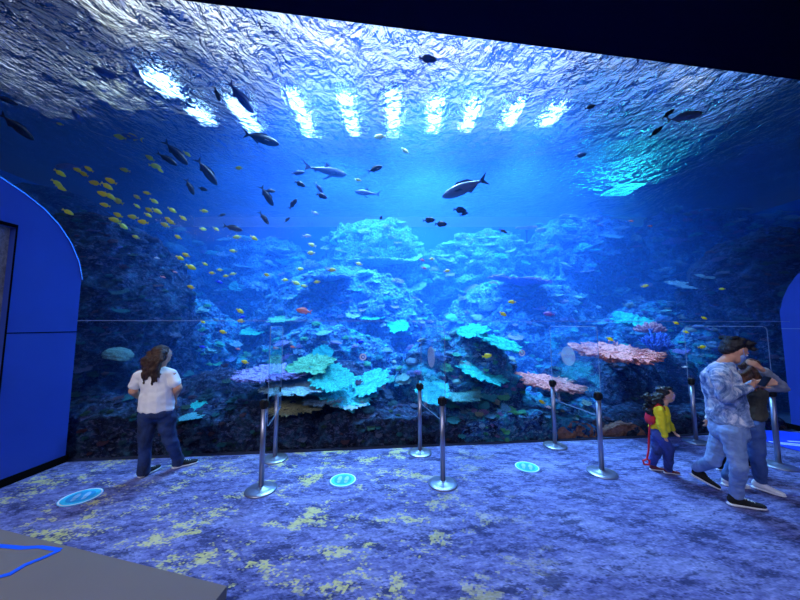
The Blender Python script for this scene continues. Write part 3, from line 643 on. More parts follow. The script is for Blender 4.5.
def fins(kind, L, H, Wd):
    d = {}
    x = lambda t: (.5-t)*L
    if kind == 'oval':
        d['dorsal_fin'] = [(x(.22), 0, .42*H), (x(.36), 0, .60*H), (x(.66), 0, .56*H), (x(.80), 0, .2*H), (x(.7), 0, .25*H), (x(.45), 0, .4*H)]
        d['anal_fin'] = [(x(.4), 0, -.42*H), (x(.5), 0, -.6*H), (x(.68), 0, -.54*H), (x(.80), 0, -.18*H), (x(.65), 0, -.25*H)]
        d['tail_fin'] = [(x(.82), 0, .08*H), (x(1.0), 0, .34*H), (x(.96), 0, 0), (x(1.0), 0, -.34*H), (x(.82), 0, -.08*H)]
    elif kind == 'long':
        d['dorsal_fin'] = [(x(.28), 0, .42*H), (x(.38), 0, .68*H), (x(.6), 0, .58*H), (x(.76), 0, .2*H), (x(.5), 0, .35*H)]
        d['anal_fin'] = [(x(.55), 0, -.36*H), (x(.62), 0, -.62*H), (x(.78), 0, -.18*H), (x(.65), 0, -.22*H)]
        d['tail_fin'] = [(x(.84), 0, .08*H), (x(1.02), 0, .55*H), (x(.93), 0, 0), (x(1.02), 0, -.55*H), (x(.84), 0, -.08*H)]
    else:
        d['dorsal_fin'] = [(x(.36), 0, .4*H), (x(.50), 0, .95*H), (x(.53), 0, .5*H), (x(.56), 0, .28*H), (x(.45), 0, .3*H)]
        d['anal_fin'] = [(x(.72), 0, -.15*H), (x(.78), 0, -.4*H), (x(.80), 0, -.1*H)]
        d['tail_fin'] = [(x(.88), 0, .05*H), (x(1.06), 0, .8*H), (x(.97), 0, .1*H), (x(1.02), 0, -.4*H), (x(.88), 0, -.08*H)]
    return d
def build_fish(kind, ratio, matb, matf, key, whole):
    """unit-length fish swimming along +x. whole: fins fused (for fish a few pixels long)"""
    if (key, whole) in FM: return FM[(key, whole)]
    H, Wd = ratio, ratio*(.34 if kind == 'oval' else .5)
    body = fish_body(1, H, Wd, PR[kind]); parts = {}
    fs = fins(kind, 1, H, Wd)
    pec = [[(.22, s*Wd*.42, -.05*H), (.05, s*(Wd*.42+.10), -.22*H), (.02, s*(Wd*.4+.05), -.28*H), (.16, s*Wd*.4, -.14*H)] for s in (1, -1)]
    if kind == 'shark': pec = [[(.24, s*Wd*.3, -.2*H), (.06, s*(Wd*.5+.2), -.4*H), (.02, s*(Wd*.5+.17), -.42*H), (.10, s*Wd*.3, -.25*H)] for s in (1, -1)]
    def mk(bm, m, nm):
        me = bpy.data.meshes.new(nm); bm.normal_update(); bm.to_mesh(me); bm.free(); me.materials.append(m); me.polygons.foreach_set('use_smooth', [nm == 'body' or nm == 'eye']*len(me.polygons)); return me
    if whole:
        for p in fs.values(): fin(body, p)
        for p in pec: fin(body, p, .01, 'z')
        r = {'body': mk(body, matb, 'body')}
    else:
        r = {'body': mk(body, matb, 'body')}
        for k_, p in fs.items(): b = bmesh.new(); fin(b, p); r[k_] = mk(b, matf, k_)
        for j, p in enumerate(pec): b = bmesh.new(); fin(b, p, .01, 'z'); r[f'pectoral_fin{j}'] = mk(b, matf, 'pectoral_fin')
        for j, s in enumerate((1, -1)):
            b = bmesh.new(); bmesh.ops.create_icosphere(b, subdivisions=2, radius=.022, matrix=Matrix.Translation((.41, s*Wd*.24, .08*H))); r[f'eye{j}'] = mk(b, M['eye'], 'eye')
    FM[(key, whole)] = r; return r
def fish(px, py, D, lpx, head, kind, ratio, matb, matf, key, label, group=None, turn=25, name='fish'):
    """head: direction the head points in the picture, degrees anticlockwise from right"""
    az = math.atan2((px-400)/F, 1); L = lpx*D*math.cos(az)/F; a = R(head); cx = math.cos(a)
    yaw = (R(turn) if cx >= 0 else math.pi-R(turn))-az; pitch = math.asin(max(-1, min(1, math.sin(a))))
    loc = P(px, py, D); whole = lpx < 17
    r = build_fish(kind, ratio, matb, matf, key, whole)
    if whole:
        o = bpy.data.objects.new(name, r['body']); C.objects.link(o)
    else:
        o = bpy.data.objects.new(name, None); C.objects.link(o)
        for k_, me in r.items():
            c = bpy.data.objects.new(k_.rstrip('01'), me); C.objects.link(c); c.parent = o
    o.location = loc; o.rotation_euler = (0, -pitch, yaw); o.scale = (L/math.cos(R(turn))*(1 if abs(cx) > .3 else .95),)*3
    return tag(o, label, 'fish', group)
YEL = [(60,173),(78,170),(84,174),(89,169),(125,170),(57,183),(61,188),(95,183),(107,186),(111,181),(103,194),(110,196),(118,201),(105,205),(137,197),(147,193),(154,201),(137,206),(149,210),(157,211),(148,215),(172,210),(68,212),(118,215),(115,220),(103,224),(123,226),(143,222),(133,217),(168,219),(183,218),(165,225),(171,222),(136,237),(178,237),(186,255),(191,267),(191,287),(180,258),(187,154),(150,158),(160,170),(120,137)]
YEL2 = [(204,211),(216,229),(203,229),(237,237),(254,238),(233,251),(205,264),(220,270),(212,273),(226,276),(233,274),(267,275),(285,280),(300,269),(296,283),(304,286),(317,282),(311,253),(312,245),(359,264),(332,270),(239,168),(358,180)]
ORD = ['leftmost', 'second from left', 'third from left', 'fourth from left', 'fifth from left', 'sixth from left', 'seventh from left', 'eighth from left', 'ninth from left', 'tenth from left']
def rows(pts, n):
    ys = sorted(pts, key=lambda p: p[1]); k = math.ceil(len(ys)/n); out = {}
    for r_i in range(n):
        for j, p in enumerate(sorted(ys[r_i*k:(r_i+1)*k])): out[p] = (r_i, j)
    return out
RY = rows(YEL, 5); RY2 = rows(YEL2, 3); RN = ['top', 'second', 'middle', 'fourth', 'bottom']; RN2 = ['upper', 'middle', 'lower']
for x, y in YEL:
    near = x < 115 and y < 215
    fish(x, y, rnd.uniform(4.9, 5.3) if near else rnd.uniform(5.2, 6.0), rnd.uniform(11, 15) if (x < 130) else rnd.uniform(8, 12), rnd.choice((155, 160, 150, -25, -20, 170)), 'oval', .42, M['yel'], M['yelfin'], 'yel',
         f'yellow fish of the school above the dark cliff, {ORD[RY[(x, y)][1]]} in its {RN[RY[(x, y)][0]]} row', 'school of yellow fish above the dark cliff', rnd.uniform(5, 30), 'yellow_fish')
for x, y in YEL2:
    fish(x, y, rnd.uniform(5.6, 7.6), rnd.uniform(6.5, 9.5), rnd.choice((175, 5, -20, 190, 160)), 'oval', .42, M['yel'], M['yelfin'], 'yel',
         f'small yellow fish over the blue slope, {ORD[RY2[(x, y)][1]]} in the {RN2[RY2[(x, y)][0]]} row', 'yellow fish over the blue slope', rnd.uniform(5, 35), 'yellow_fish')
Y3 = [(447,271,7,'yellow fish low in the blue water just over the far ridge'),(432,259,6,'tiny yellow fish above the one over the far ridge'),(487,356,10,'yellow fish between the turquoise plates of the column'),(503,314,8,'yellow fish above the turquoise plates on the joint line'),(512,302,8,'small yellow fish above the middle of the joint line'),
      (645,286,8,'yellow fish above the turquoise dome coral'),(722,289,7,'orange yellow fish high on the dark cliff behind the couple'),(676,323,7,'yellow fish right of the turquoise dome coral'),(686,332,7,'yellow fish beside upper corner of the fourth screen'),(702,347,9,'round yellow fish behind the fourth screen'),(610,339,8,'yellow fish just above the large pink table coral'),
      (245,362,8,'yellow fish over the left tip of the lavender table coral'),(307,389,8,'yellow fish under the lavender table corals'),(332,393,8,'golden fish under the cyan bank'),(240,311,9,'upper of two yellow fish with the blue one on the joint line'),(241,321,8,'lower of two yellow fish with the blue one on the joint line'),
      (203,322,6,'yellow fish on the joint line right of the cliff'),(223,332,8,'orange yellow fish below the joint line right of cliff'),(212,418,9,'slim yellow fish by the mound left of the first posts'),(542,402,7,'green yellow fish under the smaller pink table coral'),(704,318,7,'yellow green fish above the fourth screen'),(380,137,13,'yellow fish near the water surface under the lamps'),
      (405,151,9,'orange fish near the surface right of the yellow one'),(60,124,8,'pale yellow fish high at left near the surface'),(155,166,14,'yellow and black fish at the top of the school')]
for x, y, l, lab in Y3: fish(x, y, 5.4 if y > 300 else 6.4, l, rnd.choice((160, -30, 10, 175)), 'oval', .45, M['yel'], M['yelfin'], 'yel', lab, None, 15, 'yellow_fish')
DK = [(262,139,38,2,'darkfish','long','large dark fish swimming level beneath the lamps'),(207,172,34,-48,'darkfish','long','large dark fish diving head down right, below the lamps'),(6,100,28,0,'darkfish','long','dark fish cut by the left picture edge near the surface'),(17,127,46,-32,'darkfish','long','long dark fish above the blue partition'),
      (108,74,34,178,'bluefish','long','blue grey fish under the square milky skylight'),(135,70,20,-52,'bluefish','long','thin blue fish crossing beside the blue grey one under the skylight'),(77,117,22,120,'bluefish','long','blue fish rising steeply above the yellow school'),(241,98,38,-42,'bluefish','long','large pale blue fish diving below the lamps at left'),(217,94,17,-68,'darkfish','long','thin dark fish diving beside the pale blue one'),
      (428,59,20,0,'bluefish','oval','blue fish close under the soffit edge, centre'),(684,117,40,-5,'grey','long','large grey fish near the surface at the upper right'),(668,114,18,35,'darkfish','long','thin dark fish touching the large grey one'),(656,132,19,38,'darkfish','long','thin dark fish below the large grey one'),(727,125,13,50,'bluefish','long','small blue fish right of the large grey one'),
      (190,187,20,-62,'darkfish','long','dark fish diving behind the yellow school, right end'),(233,228,20,-5,'darkfish','long','dark plump fish with tail right above the blue slope'),(222,215,9,30,'darkfish','long','tiny dark fish above the plump one'),(267,196,24,-55,'darkfish','long','dark slim fish diving left of the grey sharks'),(270,191,12,10,'darkfish','long','small dark fish crossing the diving slim one'),
      (298,173,15,20,'bluefish','long','blue fish under the fourth lamp'),(300,184,12,-15,'darkfish','oval','dark fish below the blue one under the fourth lamp'),(322,196,12,-10,'darkfish','oval','dark oval fish under the big grey shark'),(293,204,15,60,'darkfish','long','dark fish rising below the fourth lamp'),(264,218,16,-50,'darkfish','long','dark fish diving above the blue slope'),
      (287,220,9,50,'darkfish','long','tiny dark fish right of the diving one above the slope'),(375,169,18,28,'darkfish','long','dark slim fish rising right, above the pale shark'),(319,188,13,-50,'bluefish','long','thin blue fish right of the dark oval pair'),(460,210,14,-8,'darkfish','oval','dark fish under the large grey fish in the centre'),(464,214,10,20,'darkfish','long','small dark fish touching the one under large grey fish'),
      (429,220,13,5,'darkfish','oval','left one of two dark fish swimming level, centre'),(441,224,13,0,'darkfish','oval','right one of two dark fish swimming level, centre'),(503,231,10,-30,'darkfish','long','lone dark fish in the open blue water'),(581,155,13,5,'bluefish','oval','blue fish under the surface glow right of centre'),(590,107,12,5,'darkfish','oval','dark fish at the right end of the lamp row'),
      (176,153,34,-38,'darkfish','long','big dark fish right of the top of the yellow school'),(167,159,24,-20,'darkfish','long','dark fish under the big one near the top of the school'),(381,218,6,70,'darkfish','oval','tiny dark speck of a fish below the pale shark'),(203,189,10,0,'darkfish','oval','dark fish cut behind the diving large one'),(120,247,7,20,'bluefish','oval','dim blue fish over the top of the dark cliff')]
for x, y, l, h, mm_, k_, lab in DK:
    fish(x, y, 5.5 if x > 60 else 4.9, l, h, k_, .30 if k_ == 'long' else .42, M[mm_], M[mm_], mm_+k_, lab, None, 12)
fish(327, 171, 6.2, 44, 10, 'shark', .2, M['grey'], M['grey'], 'shark', 'grey shark with spread fins under the fifth lamp', None, 30, 'shark')
fish(367, 193, 6.4, 26, 168, 'shark', .22, M['grey'], M['grey'], 'shark2', 'pale small shark heading left below the dark slim fish', None, 20, 'shark')
fish(464, 188, 5.6, 48, 192, 'long', .28, M['grey'], M['darkfish'], 'trev', 'large grey fish with dark tail in the middle of the blue water', None, 14)
fish(132, 137, 5.5, 24, 175, 'long', .3, M['bluefish'], M['yelfin'], 'bluey', 'pale blue fish with yellow tail above the yellow school', None, 14)
fish(70, 167, 5.3, 30, 190, 'long', .3, M['bluefish'], M['bluefish'], 'bluefishlong', 'blue fish behind the first yellow fish of the school', None, 14)
COLF = [(203,347,8,'royal','royal blue fish beside the woman\'s head'),(242,317,7,'royal','royal blue fish between two yellow ones at the joint line'),(360,342,8,'royal','royal blue fish above the small white ring sticker'),(317,388,10,'royal','deep blue fish between the two golden fish'),(219,282,8,'royal','royal blue fish over the blue slope'),
        (304,311,16,'pinkfish','salmon pink fish on the ledge above the lavender tables'),(549,314,12,'purplefish','purple red fish above the third screen'),(163,277,6,'pinkfish','pink fish on the dark cliff under the school'),(175,272,5,'pinkfish','small pink fish right of the one on the cliff'),(88,283,7,'pinkfish','pale pink fish at the left edge of the cliff'),
        (98,238,6,'pinkfish','rosy fish over the top of the cliff'),(631,221,6,'pinkfish','magenta pink fish in the open water at right'),(650,226,5,'pinkfish','tiny magenta fish beside the other at right'),(422,260,6,'pinkfish','pink fish over the far ridge, upper of two'),(424,268,6,'pinkfish','pink fish over the far ridge, lower of two'),
        (276,348,6,'pinkfish','orange pink fish left above the lavender table'),(293,347,6,'pinkfish','orange pink fish right above the lavender table'),(238,349,5,'pinkfish','small orange fish upper left of the lavender tables'),(116,412,9,'pinkfish','orange fish in the dark beside the woman\'s elbow'),(315,213,8,'white_f','white fish in the blue below the grey shark'),
        (307,236,9,'white_f','white slim fish over the blue slope'),(157,258,6,'white_f','thin white fish on the dark cliff face'),(100,170+188,5,'pinkfish','tiny pink fish low on the cliff'),(685,284+83,6,'white_f','pale fish behind the child\'s head'),(548,447-40,7,'white_f','pale fish under the smaller pink table')]
for x, y, l, mm_, lab in COLF: fish(x, y, 5.3 if y > 300 else 5.8, l, rnd.choice((170, -15, 10)), 'long', .36, M[mm_], M[mm_], mm_+'c', lab, None, 15)

# ------------------------------------------------------------------ steel posts and clear screens
def post(px, py, label):
    t = thing('barrier_post', label, 'post', G(px, py), 0)
    obj('base', lathe([(0, 0), (.17, 0), (.172, .008), (.165, .016), (.12, .024), (.05, .034), (.032, .045), (0, .045)], 40), M['steel'], t)
    obj('pole', lathe([(0, .03), (.029, .03), (.029, .90), (0, .90)], 24), M['steel'], t)
    hd = obj('belt_head', lathe([(0, .895), (.036, .895), (.038, .905), (.038, .985), (.034, .995), (0, .995)], 24), M['black'], t)
    bm = bmesh.new(); box(bm, (0, -.035, .945), (.03, .03, .07), bev=.004); box(bm, (.036, 0, .945), (.028, .03, .07), bev=.004); box(bm, (-.036, 0, .945), (.028, .03, .07), bev=.004); box(bm, (0, .035, .945), (.03, .03, .07), bev=.004)
    obj('belt_slot', bm, M['black'], hd, False)
    return t.location.copy()
ordn = ['first', 'second', 'third', 'fourth']
pairs = [((261, 490), (275, 459)), ((443, 484), (420, 453)), ((602, 473), (555, 446)), ((779, 466), (696, 442))]
rel = ['left of the lavender coral', 'in the middle of the hall', 'below the large pink table coral', 'beside the couple with the phone']
STK = [None, (431, 357), (568, 356), None]
for k, (a, b) in enumerate(pairs):
    A = post(*a, f'steel belt post nearer the viewer, {ordn[k]} pair, {rel[k]}')
    B = post(*b, f'steel belt post against the window, {ordn[k]} pair, {rel[k]}')
    d = (B-A).normalized(); n = Vector((-d.y, d.x, 0))
    z0, z1 = .68, 1.83; p0, p1 = A-d*.0, B+d*.06; L = (p1-p0).length
    t = thing('acrylic_screen', f'clear acrylic screen clamped between the {ordn[k]} pair of posts', 'screen', p0+Vector((0, 0, z0)), math.atan2(d.y, d.x))
    rr = .05; H = z1-z0; ol = []
    for cx, cz, a0 in ((L-rr, rr, -90), (L-rr, H-rr, 0), (rr, H-rr, 90), (rr, rr, 180)):
        for q in range(6): an = R(a0+q*18); ol.append(Vector((cx+rr*math.cos(an), -.044, cz+rr*math.sin(an))))
    obj('pane', slab(bmesh.new(), ol, .006, Vector((0, 1, 0))), M['acrylic'], t, False)
    bm = bmesh.new()
    for i in range(len(ol)): tube(bm, ol[i]+Vector((0, .003, 0)), ol[(i+1) % len(ol)]+Vector((0, .003, 0)), .0042, .0042, 6)
    obj('rim', bm, M['edge'], t)
    for cx in (0.0, (B-A).length): obj('clamp', box(bmesh.new(), (cx, -.042, .95-z0-.01), (.05, .02, .06), bev=.004), M['black'], t, False)
    if STK[k]:
        sx, sy = STK[k]; q = onplane(sx, sy, p0+n*-.045, n); s = (q-p0).dot(d); zz = q.z-z0; print('sticker', k, q, s, zz, L)
        st = lathe([(0, 0), (.14, 0), (.14, .002), (0, .002)], 40); bmesh.ops.transform(st, matrix=Matrix.Translation((s, -.045, zz)) @ Matrix.Rotation(R(90), 4, 'X'), verts=st.verts[:])
        obj('round_sticker', st, M['sticker'], t, False, 'pale blue round sticker')
# floor stickers
def floor_sticker(px, py, label, r=.18, rz=0):
    t = thing('floor_sticker', label, 'sticker', G(px, py), rz, 'round cyan stickers on the carpet')
    obj('disc', lathe([(0, .001), (r, .001), (r, .004), (0, .004)], 48), M['cyan'], t, False)
    obj('ring', lathe([(r*.97, .0041), (r*.97, .0055), (r*.90, .0055), (r*.90, .0041)], 48), M['white'], t, False)
    obj('inner_disc', lathe([(0, .0045), (r*.66, .0045), (r*.66, .006), (0, .006)], 48), M['cyan2'], t, False)
    bm = bmesh.new()
    for s in (-1, 1):
        for yy, sy, sx in ((.02, .06, .026), (-.05, .03, .02)):
            b2 = lathe([(0, .0062), (1, .0062), (1, .0075), (0, .0075)], 20)
            bmesh.ops.transform(b2, matrix=Matrix.Translation((s*.042, yy, 0)) @ Matrix.Diagonal((sx, sy, 1, 1)), verts=b2.verts[:])
            me = bpy.data.meshes.new('x'); b2.to_mesh(me); b2.free(); bm.from_mesh(me)
    obj('footprints', bm, M['palevinyl'], t, False)
floor_sticker(81, 497, 'round cyan floor sticker by the blue partition', .175, R(25))
floor_sticker(343, 480, 'round cyan floor sticker between the first and second pair of posts', .155)
floor_sticker(527, 467, 'round cyan floor sticker between the second and third pair of posts', .15, R(-20))
def ring_sticker(px, py, label):
    p = onplane(px, py, ga-gn*.004, gn); bm = lathe([(.030, 0), (.052, 0), (.052, .002), (.030, .002), (.030, 0)], 40)
    b2 = lathe([(0, 0), (.016, 0), (.016, .002), (0, .002)], 24); me = bpy.data.meshes.new('x'); b2.to_mesh(me); b2.free(); bm.from_mesh(me)
    o = obj('ring_sticker', bm, M['sticker'], None, False); o.location = p; o.rotation_euler = (R(90), 0, YAW); tag(o, label, 'sticker')
ring_sticker(363, 357, 'small white ring sticker on the window above the cyan bank'); ring_sticker(522, 353, 'small white ring sticker on the window right of the turquoise plates')
# bench and tape
zb = .45
c0, c1 = G(0, 529, zb), G(227, 586, zb); bd = (c0-c1).normalized(); c2 = G(216, 600, zb); sd = (c2-c1).normalized()
t = thing('bench', 'low grey bench with flat top at the bottom left corner', 'bench', (0, 0, 0))
F4 = [c1, c1+bd*3.2, c1+bd*3.2+sd*1.3, c1+sd*1.3]
obj('seat', slab(bmesh.new(), [p-Vector((0, 0, .06)) for p in F4], .06), M['bench'], t, False)
obj('plinth', slab(bmesh.new(), [Vector((p.x, p.y, 0)) + (F4[2]-F4[0])*s for p, s in zip(F4, (.02, 0, -.02, 0))], .39), M['blackmatte'], t, False)  # shade on the bench side is put into the black colour
def tape(pts, w_, z, label):
    q = [G(x, y, z) for x, y in pts]; bm = bmesh.new(); n = []
    for i, p in enumerate(q):
        d = (q[min(i+1, len(q)-1)]-q[max(i-1, 0)]).normalized(); s = Vector((-d.y, d.x, 0))*w_/2*(1+.2*noise.noise(p*9)); n.append((p+s, p-s))
    for (a, b), (c, d) in zip(n, n[1:]): slab(bm, [a, b, d, c], .002)
    o = obj('tape_strip', bm, M['tape'], None, False); tag(o, label, 'tape')
tape(((-30, 544), (0, 546), (22, 548), (40, 547), (60, 550)), .028, zb+.001, 'upper strip of blue tape on the grey bench')
tape(((60, 550), (45, 557), (25, 565), (10, 574), (-5, 578), (-25, 590)), .03, zb+.003, 'slanting strip of blue tape on the grey bench')
# blue mat at the right
cm = G(800, 445); bm = lathe([(0, .002), (.62, .002), (.62, .012), (0, .012)], 48); t = thing('floor_mat', 'royal blue round mat with white lines behind the last post', 'mat', cm+Vector((.25, 0, 0)))
obj('mat_surface', bm, M['matblue'], t, False)
bm = bmesh.new()
def ln(bm, a, b, w_=.02):
    a, b = Vector(a), Vector(b); d = (b-a).normalized(); s = Vector((-d.y, d.x, 0))*w_; slab(bm, [a-s, b-s, b+s, a+s], .002)
z = .0125
for a, b in (((-.6, .1, z), (-.25, -.02, z)), ((-.25, -.02, z), (0, -.06, z)), ((-.55, .02, z), (-.2, -.12, z)), ((-.2, -.12, z), (.2, -.2, z)), ((-.28, .12, z), (.1, .05, z))): ln(bm, a, b)
obj('white_lines', bm, M['white'], t, False)

# ------------------------------------------------------------------ people
M['skin'] = mat('skin', 'd9a184', .55, **{'Subsurface Weight': .0}); M['skin2'] = mat('skin_light', 'e0ab90', .55)
M['tee'] = m = mat('white_cotton', 'f4f4f4', .85); bump(m, ntex(m, 9, 4, .6, .5, objco(m)), .35, .02)
def denim(name, a, b):
    m = mat(name, a, .85); bc(m, ramp(m, [(.35, a), (.65, b)], ntex(m, 5, 5, .6, .5, objco(m, (1, 1, .6))))); bump(m, ntex(m, 14, 4, .6, 1, objco(m, (1, 1, 1.6))), .4, .015); return m
M['denim_dark'] = denim('dark_denim', '101c3c', '2a4478'); M['denim_light'] = denim('light_denim', '6f8ec0', '94b0dc'); M['denim_mid'] = denim('mid_denim', '35548e', '5574ae'); M['denim_kid'] = denim('blue_print_jeans', '0e1840', '4058b0')
M['black_cloth'] = denim('black_cloth', '06070c', '11131c')
m = M['tiedye'] = mat('blue_tie_dye', '8fb0dc', .85); bc(m, ramp(m, [(.38, '3c5c90'), (.5, '8aa4cc'), (.60, 'dfe6f0')], ntex(m, 5, 6, .7, 1.6, objco(m)))); bump(m, ntex(m, 9, 4, .6, .5, objco(m)), .35, .02)
M['yellow_cloth'] = m = mat('yellow_jacket', 'f7e222', .8); bump(m, ntex(m, 14, 4, .6, .5, objco(m)), .4, .02)
M['red'] = mat('red_webbing', 'd0203a', .6); M['maskblue'] = mat('blue_mask', '8fb4ee', .8); M['maskpink'] = mat('pink_mask', 'e8b8d8', .8); M['olive'] = denim('olive_cloth', '2c2e2c', '5a5a50'); M['greycloth'] = denim('grey_sleeve', '7f8896', 'a0aab8')
def hairmat(name, a, b):
    m = mat(name, a, .45); bc(m, ramp(m, [(.35, a), (.7, b)], ntex(m, 20, 4, .6, .8, objco(m, (1, 1, .25))))); bump(m, ntex(m, 30, 4, .7, 1, objco(m, (1, 1, .3))), .8, .02); return m
M['hair_brown'] = hairmat('dark_brown_hair', '1e1310', '5a3d30'); M['hair_black'] = hairmat('black_hair', '07080c', '1c1e2a'); M['hair_tan'] = hairmat('brown_hair', '3a221a', '8a5840')
M['lace'] = mat('shoe_lace', 'd8dce8', .8); M['sole'] = mat('white_rubber', 'dfe4ee', .6); M['phone'] = mat('phone_body', '14161e', .3)
def ell(p, r, rot=None, n=12):
    bm = bmesh.new(); bmesh.ops.create_uvsphere(bm, u_segments=n, v_segments=n//2+2, radius=1)
    Mx = Matrix.Translation(p) @ (rot.to_matrix().to_4x4() if rot else Matrix.Identity(4)) @ Matrix.Diagonal((*(r if hasattr(r, '__len__') else (r, r, r)), 1))
    vs = [Mx @ v.co for v in bm.verts]; bm.free(); return vs
def hull(bm, pts):
    vs = [bm.verts.new(p) for p in pts]; r = bmesh.ops.convex_hull(bm, input=vs, use_existing_faces=False)
    bmesh.ops.delete(bm, geom=[g for g in set(r['geom_interior']+r['geom_unused']) if isinstance(g, bmesh.types.BMVert)], context='VERTS')
def chain(bm, nodes, rot=None):
    for (p, r), (q, s) in zip(nodes, nodes[1:]): hull(bm, ell(Vector(p), r, rot)+ell(Vector(q), s, rot))
def solid(name, bm, m, parent, vox=.011, smooth=4, fold=0, fs=7, label=None, seed=0):
    """fuse overlapping volumes into one continuous skin"""
    me = bpy.data.meshes.new(name); bm.to_mesh(me); bm.free(); o = bpy.data.objects.new(name, me); C.objects.link(o)
    a = o.modifiers.new('r', 'REMESH'); a.mode = 'VOXEL'; a.voxel_size = vox
    b = o.modifiers.new('s', 'SMOOTH'); b.factor = .5; b.iterations = smooth
    dg = bpy.context.evaluated_depsgraph_get(); me2 = bpy.data.meshes.new_from_object(o.evaluated_get(dg)); bpy.data.objects.remove(o); bpy.data.meshes.remove(me)
    me2.name = name; me2.materials.clear(); me2.materials.append(m)
    if fold:
        ns = [v.normal.copy() for v in me2.vertices]
        for v, n in zip(me2.vertices, ns):
            q = Vector((v.co.x*fs, v.co.y*fs, v.co.z*fs*1.5)) + Vector((seed, 0, 0)); v.co += n*fold*(noise.noise(q)+.5*noise.noise(q*2.3))
    return obj(name, me2, m, parent, True, label)
def hand(bm, wrist, d, nrm, s=1.0, curl=.5, side=1):
    """palm from the wrist along d, back of hand towards nrm, four fingers and a thumb"""
    d = Vector(d).normalized(); nrm = Vector(nrm); nrm = (nrm-d*nrm.dot(d)).normalized(); sd = d.cross(nrm)*side; w = Vector(wrist)
    fr_ = Matrix((d, sd, nrm)).transposed().to_quaternion()
    hull(bm, ell(w, (.025*s, .028*s, .020*s), fr_)+ell(w+d*.075*s, (.022*s, .042*s, .014*s), fr_))
    for k, (off, L) in enumerate(((.032, .072), (.011, .08), (-.011, .074), (-.032, .058))):
        p = w+d*.082*s+sd*off*s; dd = d.copy(); r = .0095*s
        for j in range(3):
            dd = (dd*math.cos(curl*.8)-nrm*math.sin(curl*.8)*1).normalized(); q = p+dd*L*s*(.42, .32, .26)[j]
            chain(bm, [(p, r), (q, r*.93)]); p = q; r *= .93
    p = w+d*.02*s+sd*.028*s; q = p+(d*.7+sd*.65-nrm*.3).normalized()*.04*s; r_ = q+(d*.9+sd*.1-nrm*.5).normalized()*.032*s
    chain(bm, [(p, .014*s), (q, .0115*s), (r_, .0095*s)])
def head(bm, c, yaw, pitch, h=.225, roll=0):
    """h = height of the head; faces +x before yaw"""
    q = Euler((roll, pitch, yaw)).to_quaternion(); k = h/.225
    L = lambda x, y, z: Vector(c)+q @ Vector((x*k, y*k, z*k))
    bm_add = lambda pts: hull(bm, pts)
    bm_add(ell(L(-.012, 0, .028), (.094*k, .074*k, .084*k), q, 18)+ell(L(.03, 0, -.055), (.05*k, .05*k, .05*k), q, 14))      # skull to jaw
    bm_add(ell(L(.045, 0, -.085), (.024*k, .026*k, .018*k), q)+ell(L(.03, 0, -.03), (.056*k, .058*k, .06*k), q))            # chin
    bm_add(ell(L(.086, 0, .012), (.009*k, .009*k, .009*k), q)+ell(L(.103, 0, -.024), (.012*k, .014*k, .010*k), q)+ell(L(.08, 0, -.025), (.01*k, .018*k, .01*k), q))  # nose
    bm_add(ell(L(.082, 0, -.050), (.010*k, .024*k, .006*k), q)+ell(L(.081, 0, -.060), (.010*k, .020*k, .006*k), q))       # lips
    for s in (-1, 1): bm_add(ell(L(-.008, s*.076, .012), (.018*k, .007*k, .026*k), q)+ell(L(.002, s*.072, -.012), (.010*k, .006*k, .012*k), q))
    for s in (-1, 1): bm_add(ell(L(.072, s*.032, .032), (.012*k, .020*k, .006*k), q)+ell(L(.070, s*.040, .030), (.010*k, .016*k, .006*k), q))  # brow
    return L, q, k
def eyes(L, q, k, parent):
    for s in (-1, 1):
        bm = bmesh.new(); hull(bm, ell(L(.076, s*.031, .010), (.010*k, .014*k, .008*k), q)); e = obj('eye', bm, M['sole'], parent)
        bm = bmesh.new(); hull(bm, ell(L(.084, s*.031, .010), (.004*k, .006*k, .006*k), q)); obj('pupil', bm, M['eye'], e)
def shoe(parent, heel, toe, m, s=1.0, sole='sole', lift=0, label=None):
    heel, toe = Vector(heel), Vector(toe); d = (toe-heel); L = d.length; d.normalize(); fr_ = Vector((1, 0, 0)).rotation_difference(d); up = fr_ @ Vector((0, 0, 1))
    at_ = lambda f, z: heel+d*L*f+up*z
    bm = bmesh.new()
    chain(bm, [(at_(.12, .055*s), (.038*s, .034*s, .04*s)), (at_(.32, .05*s), (.04*s, .036*s, .038*s)), (at_(.62, .036*s), (.04*s, .042*s, .024*s)), (at_(.86, .03*s), (.034*s, .036*s, .018*s))], fr_)
    chain(bm, [(at_(.16, .085*s), (.038*s, .034*s, .02*s)), (at_(.28, .07*s), (.04*s, .036*s, .03*s))], fr_)
    o = solid('shoe', bm, m, parent, .008, 3, label=label)
    bm = bmesh.new(); chain(bm, [(at_(.12, .014*s), (.046*s, .040*s, .013*s)), (at_(.45, .014*s), (.04*s, .038*s, .012*s)), (at_(.66, .013*s), (.04*s, .047*s, .012*s)), (at_(.87, .014*s), (.036*s, .038*s, .011*s))], fr_)
    solid('sole', bm, M[sole], o, .007, 2)
    bm = bmesh.new(); sdv = fr_ @ Vector((0, 1, 0))
    for f in (.42, .50, .58, .66): tube(bm, at_(f, .078*s-(f-.42)*.09*s)-sdv*.022*s, at_(f, .078*s-(f-.42)*.09*s)+sdv*.022*s, .004*s, .004*s)
    obj('laces', bm, M['lace'], o)
def upto(p, z): return Vector((p.x, p.y, z))

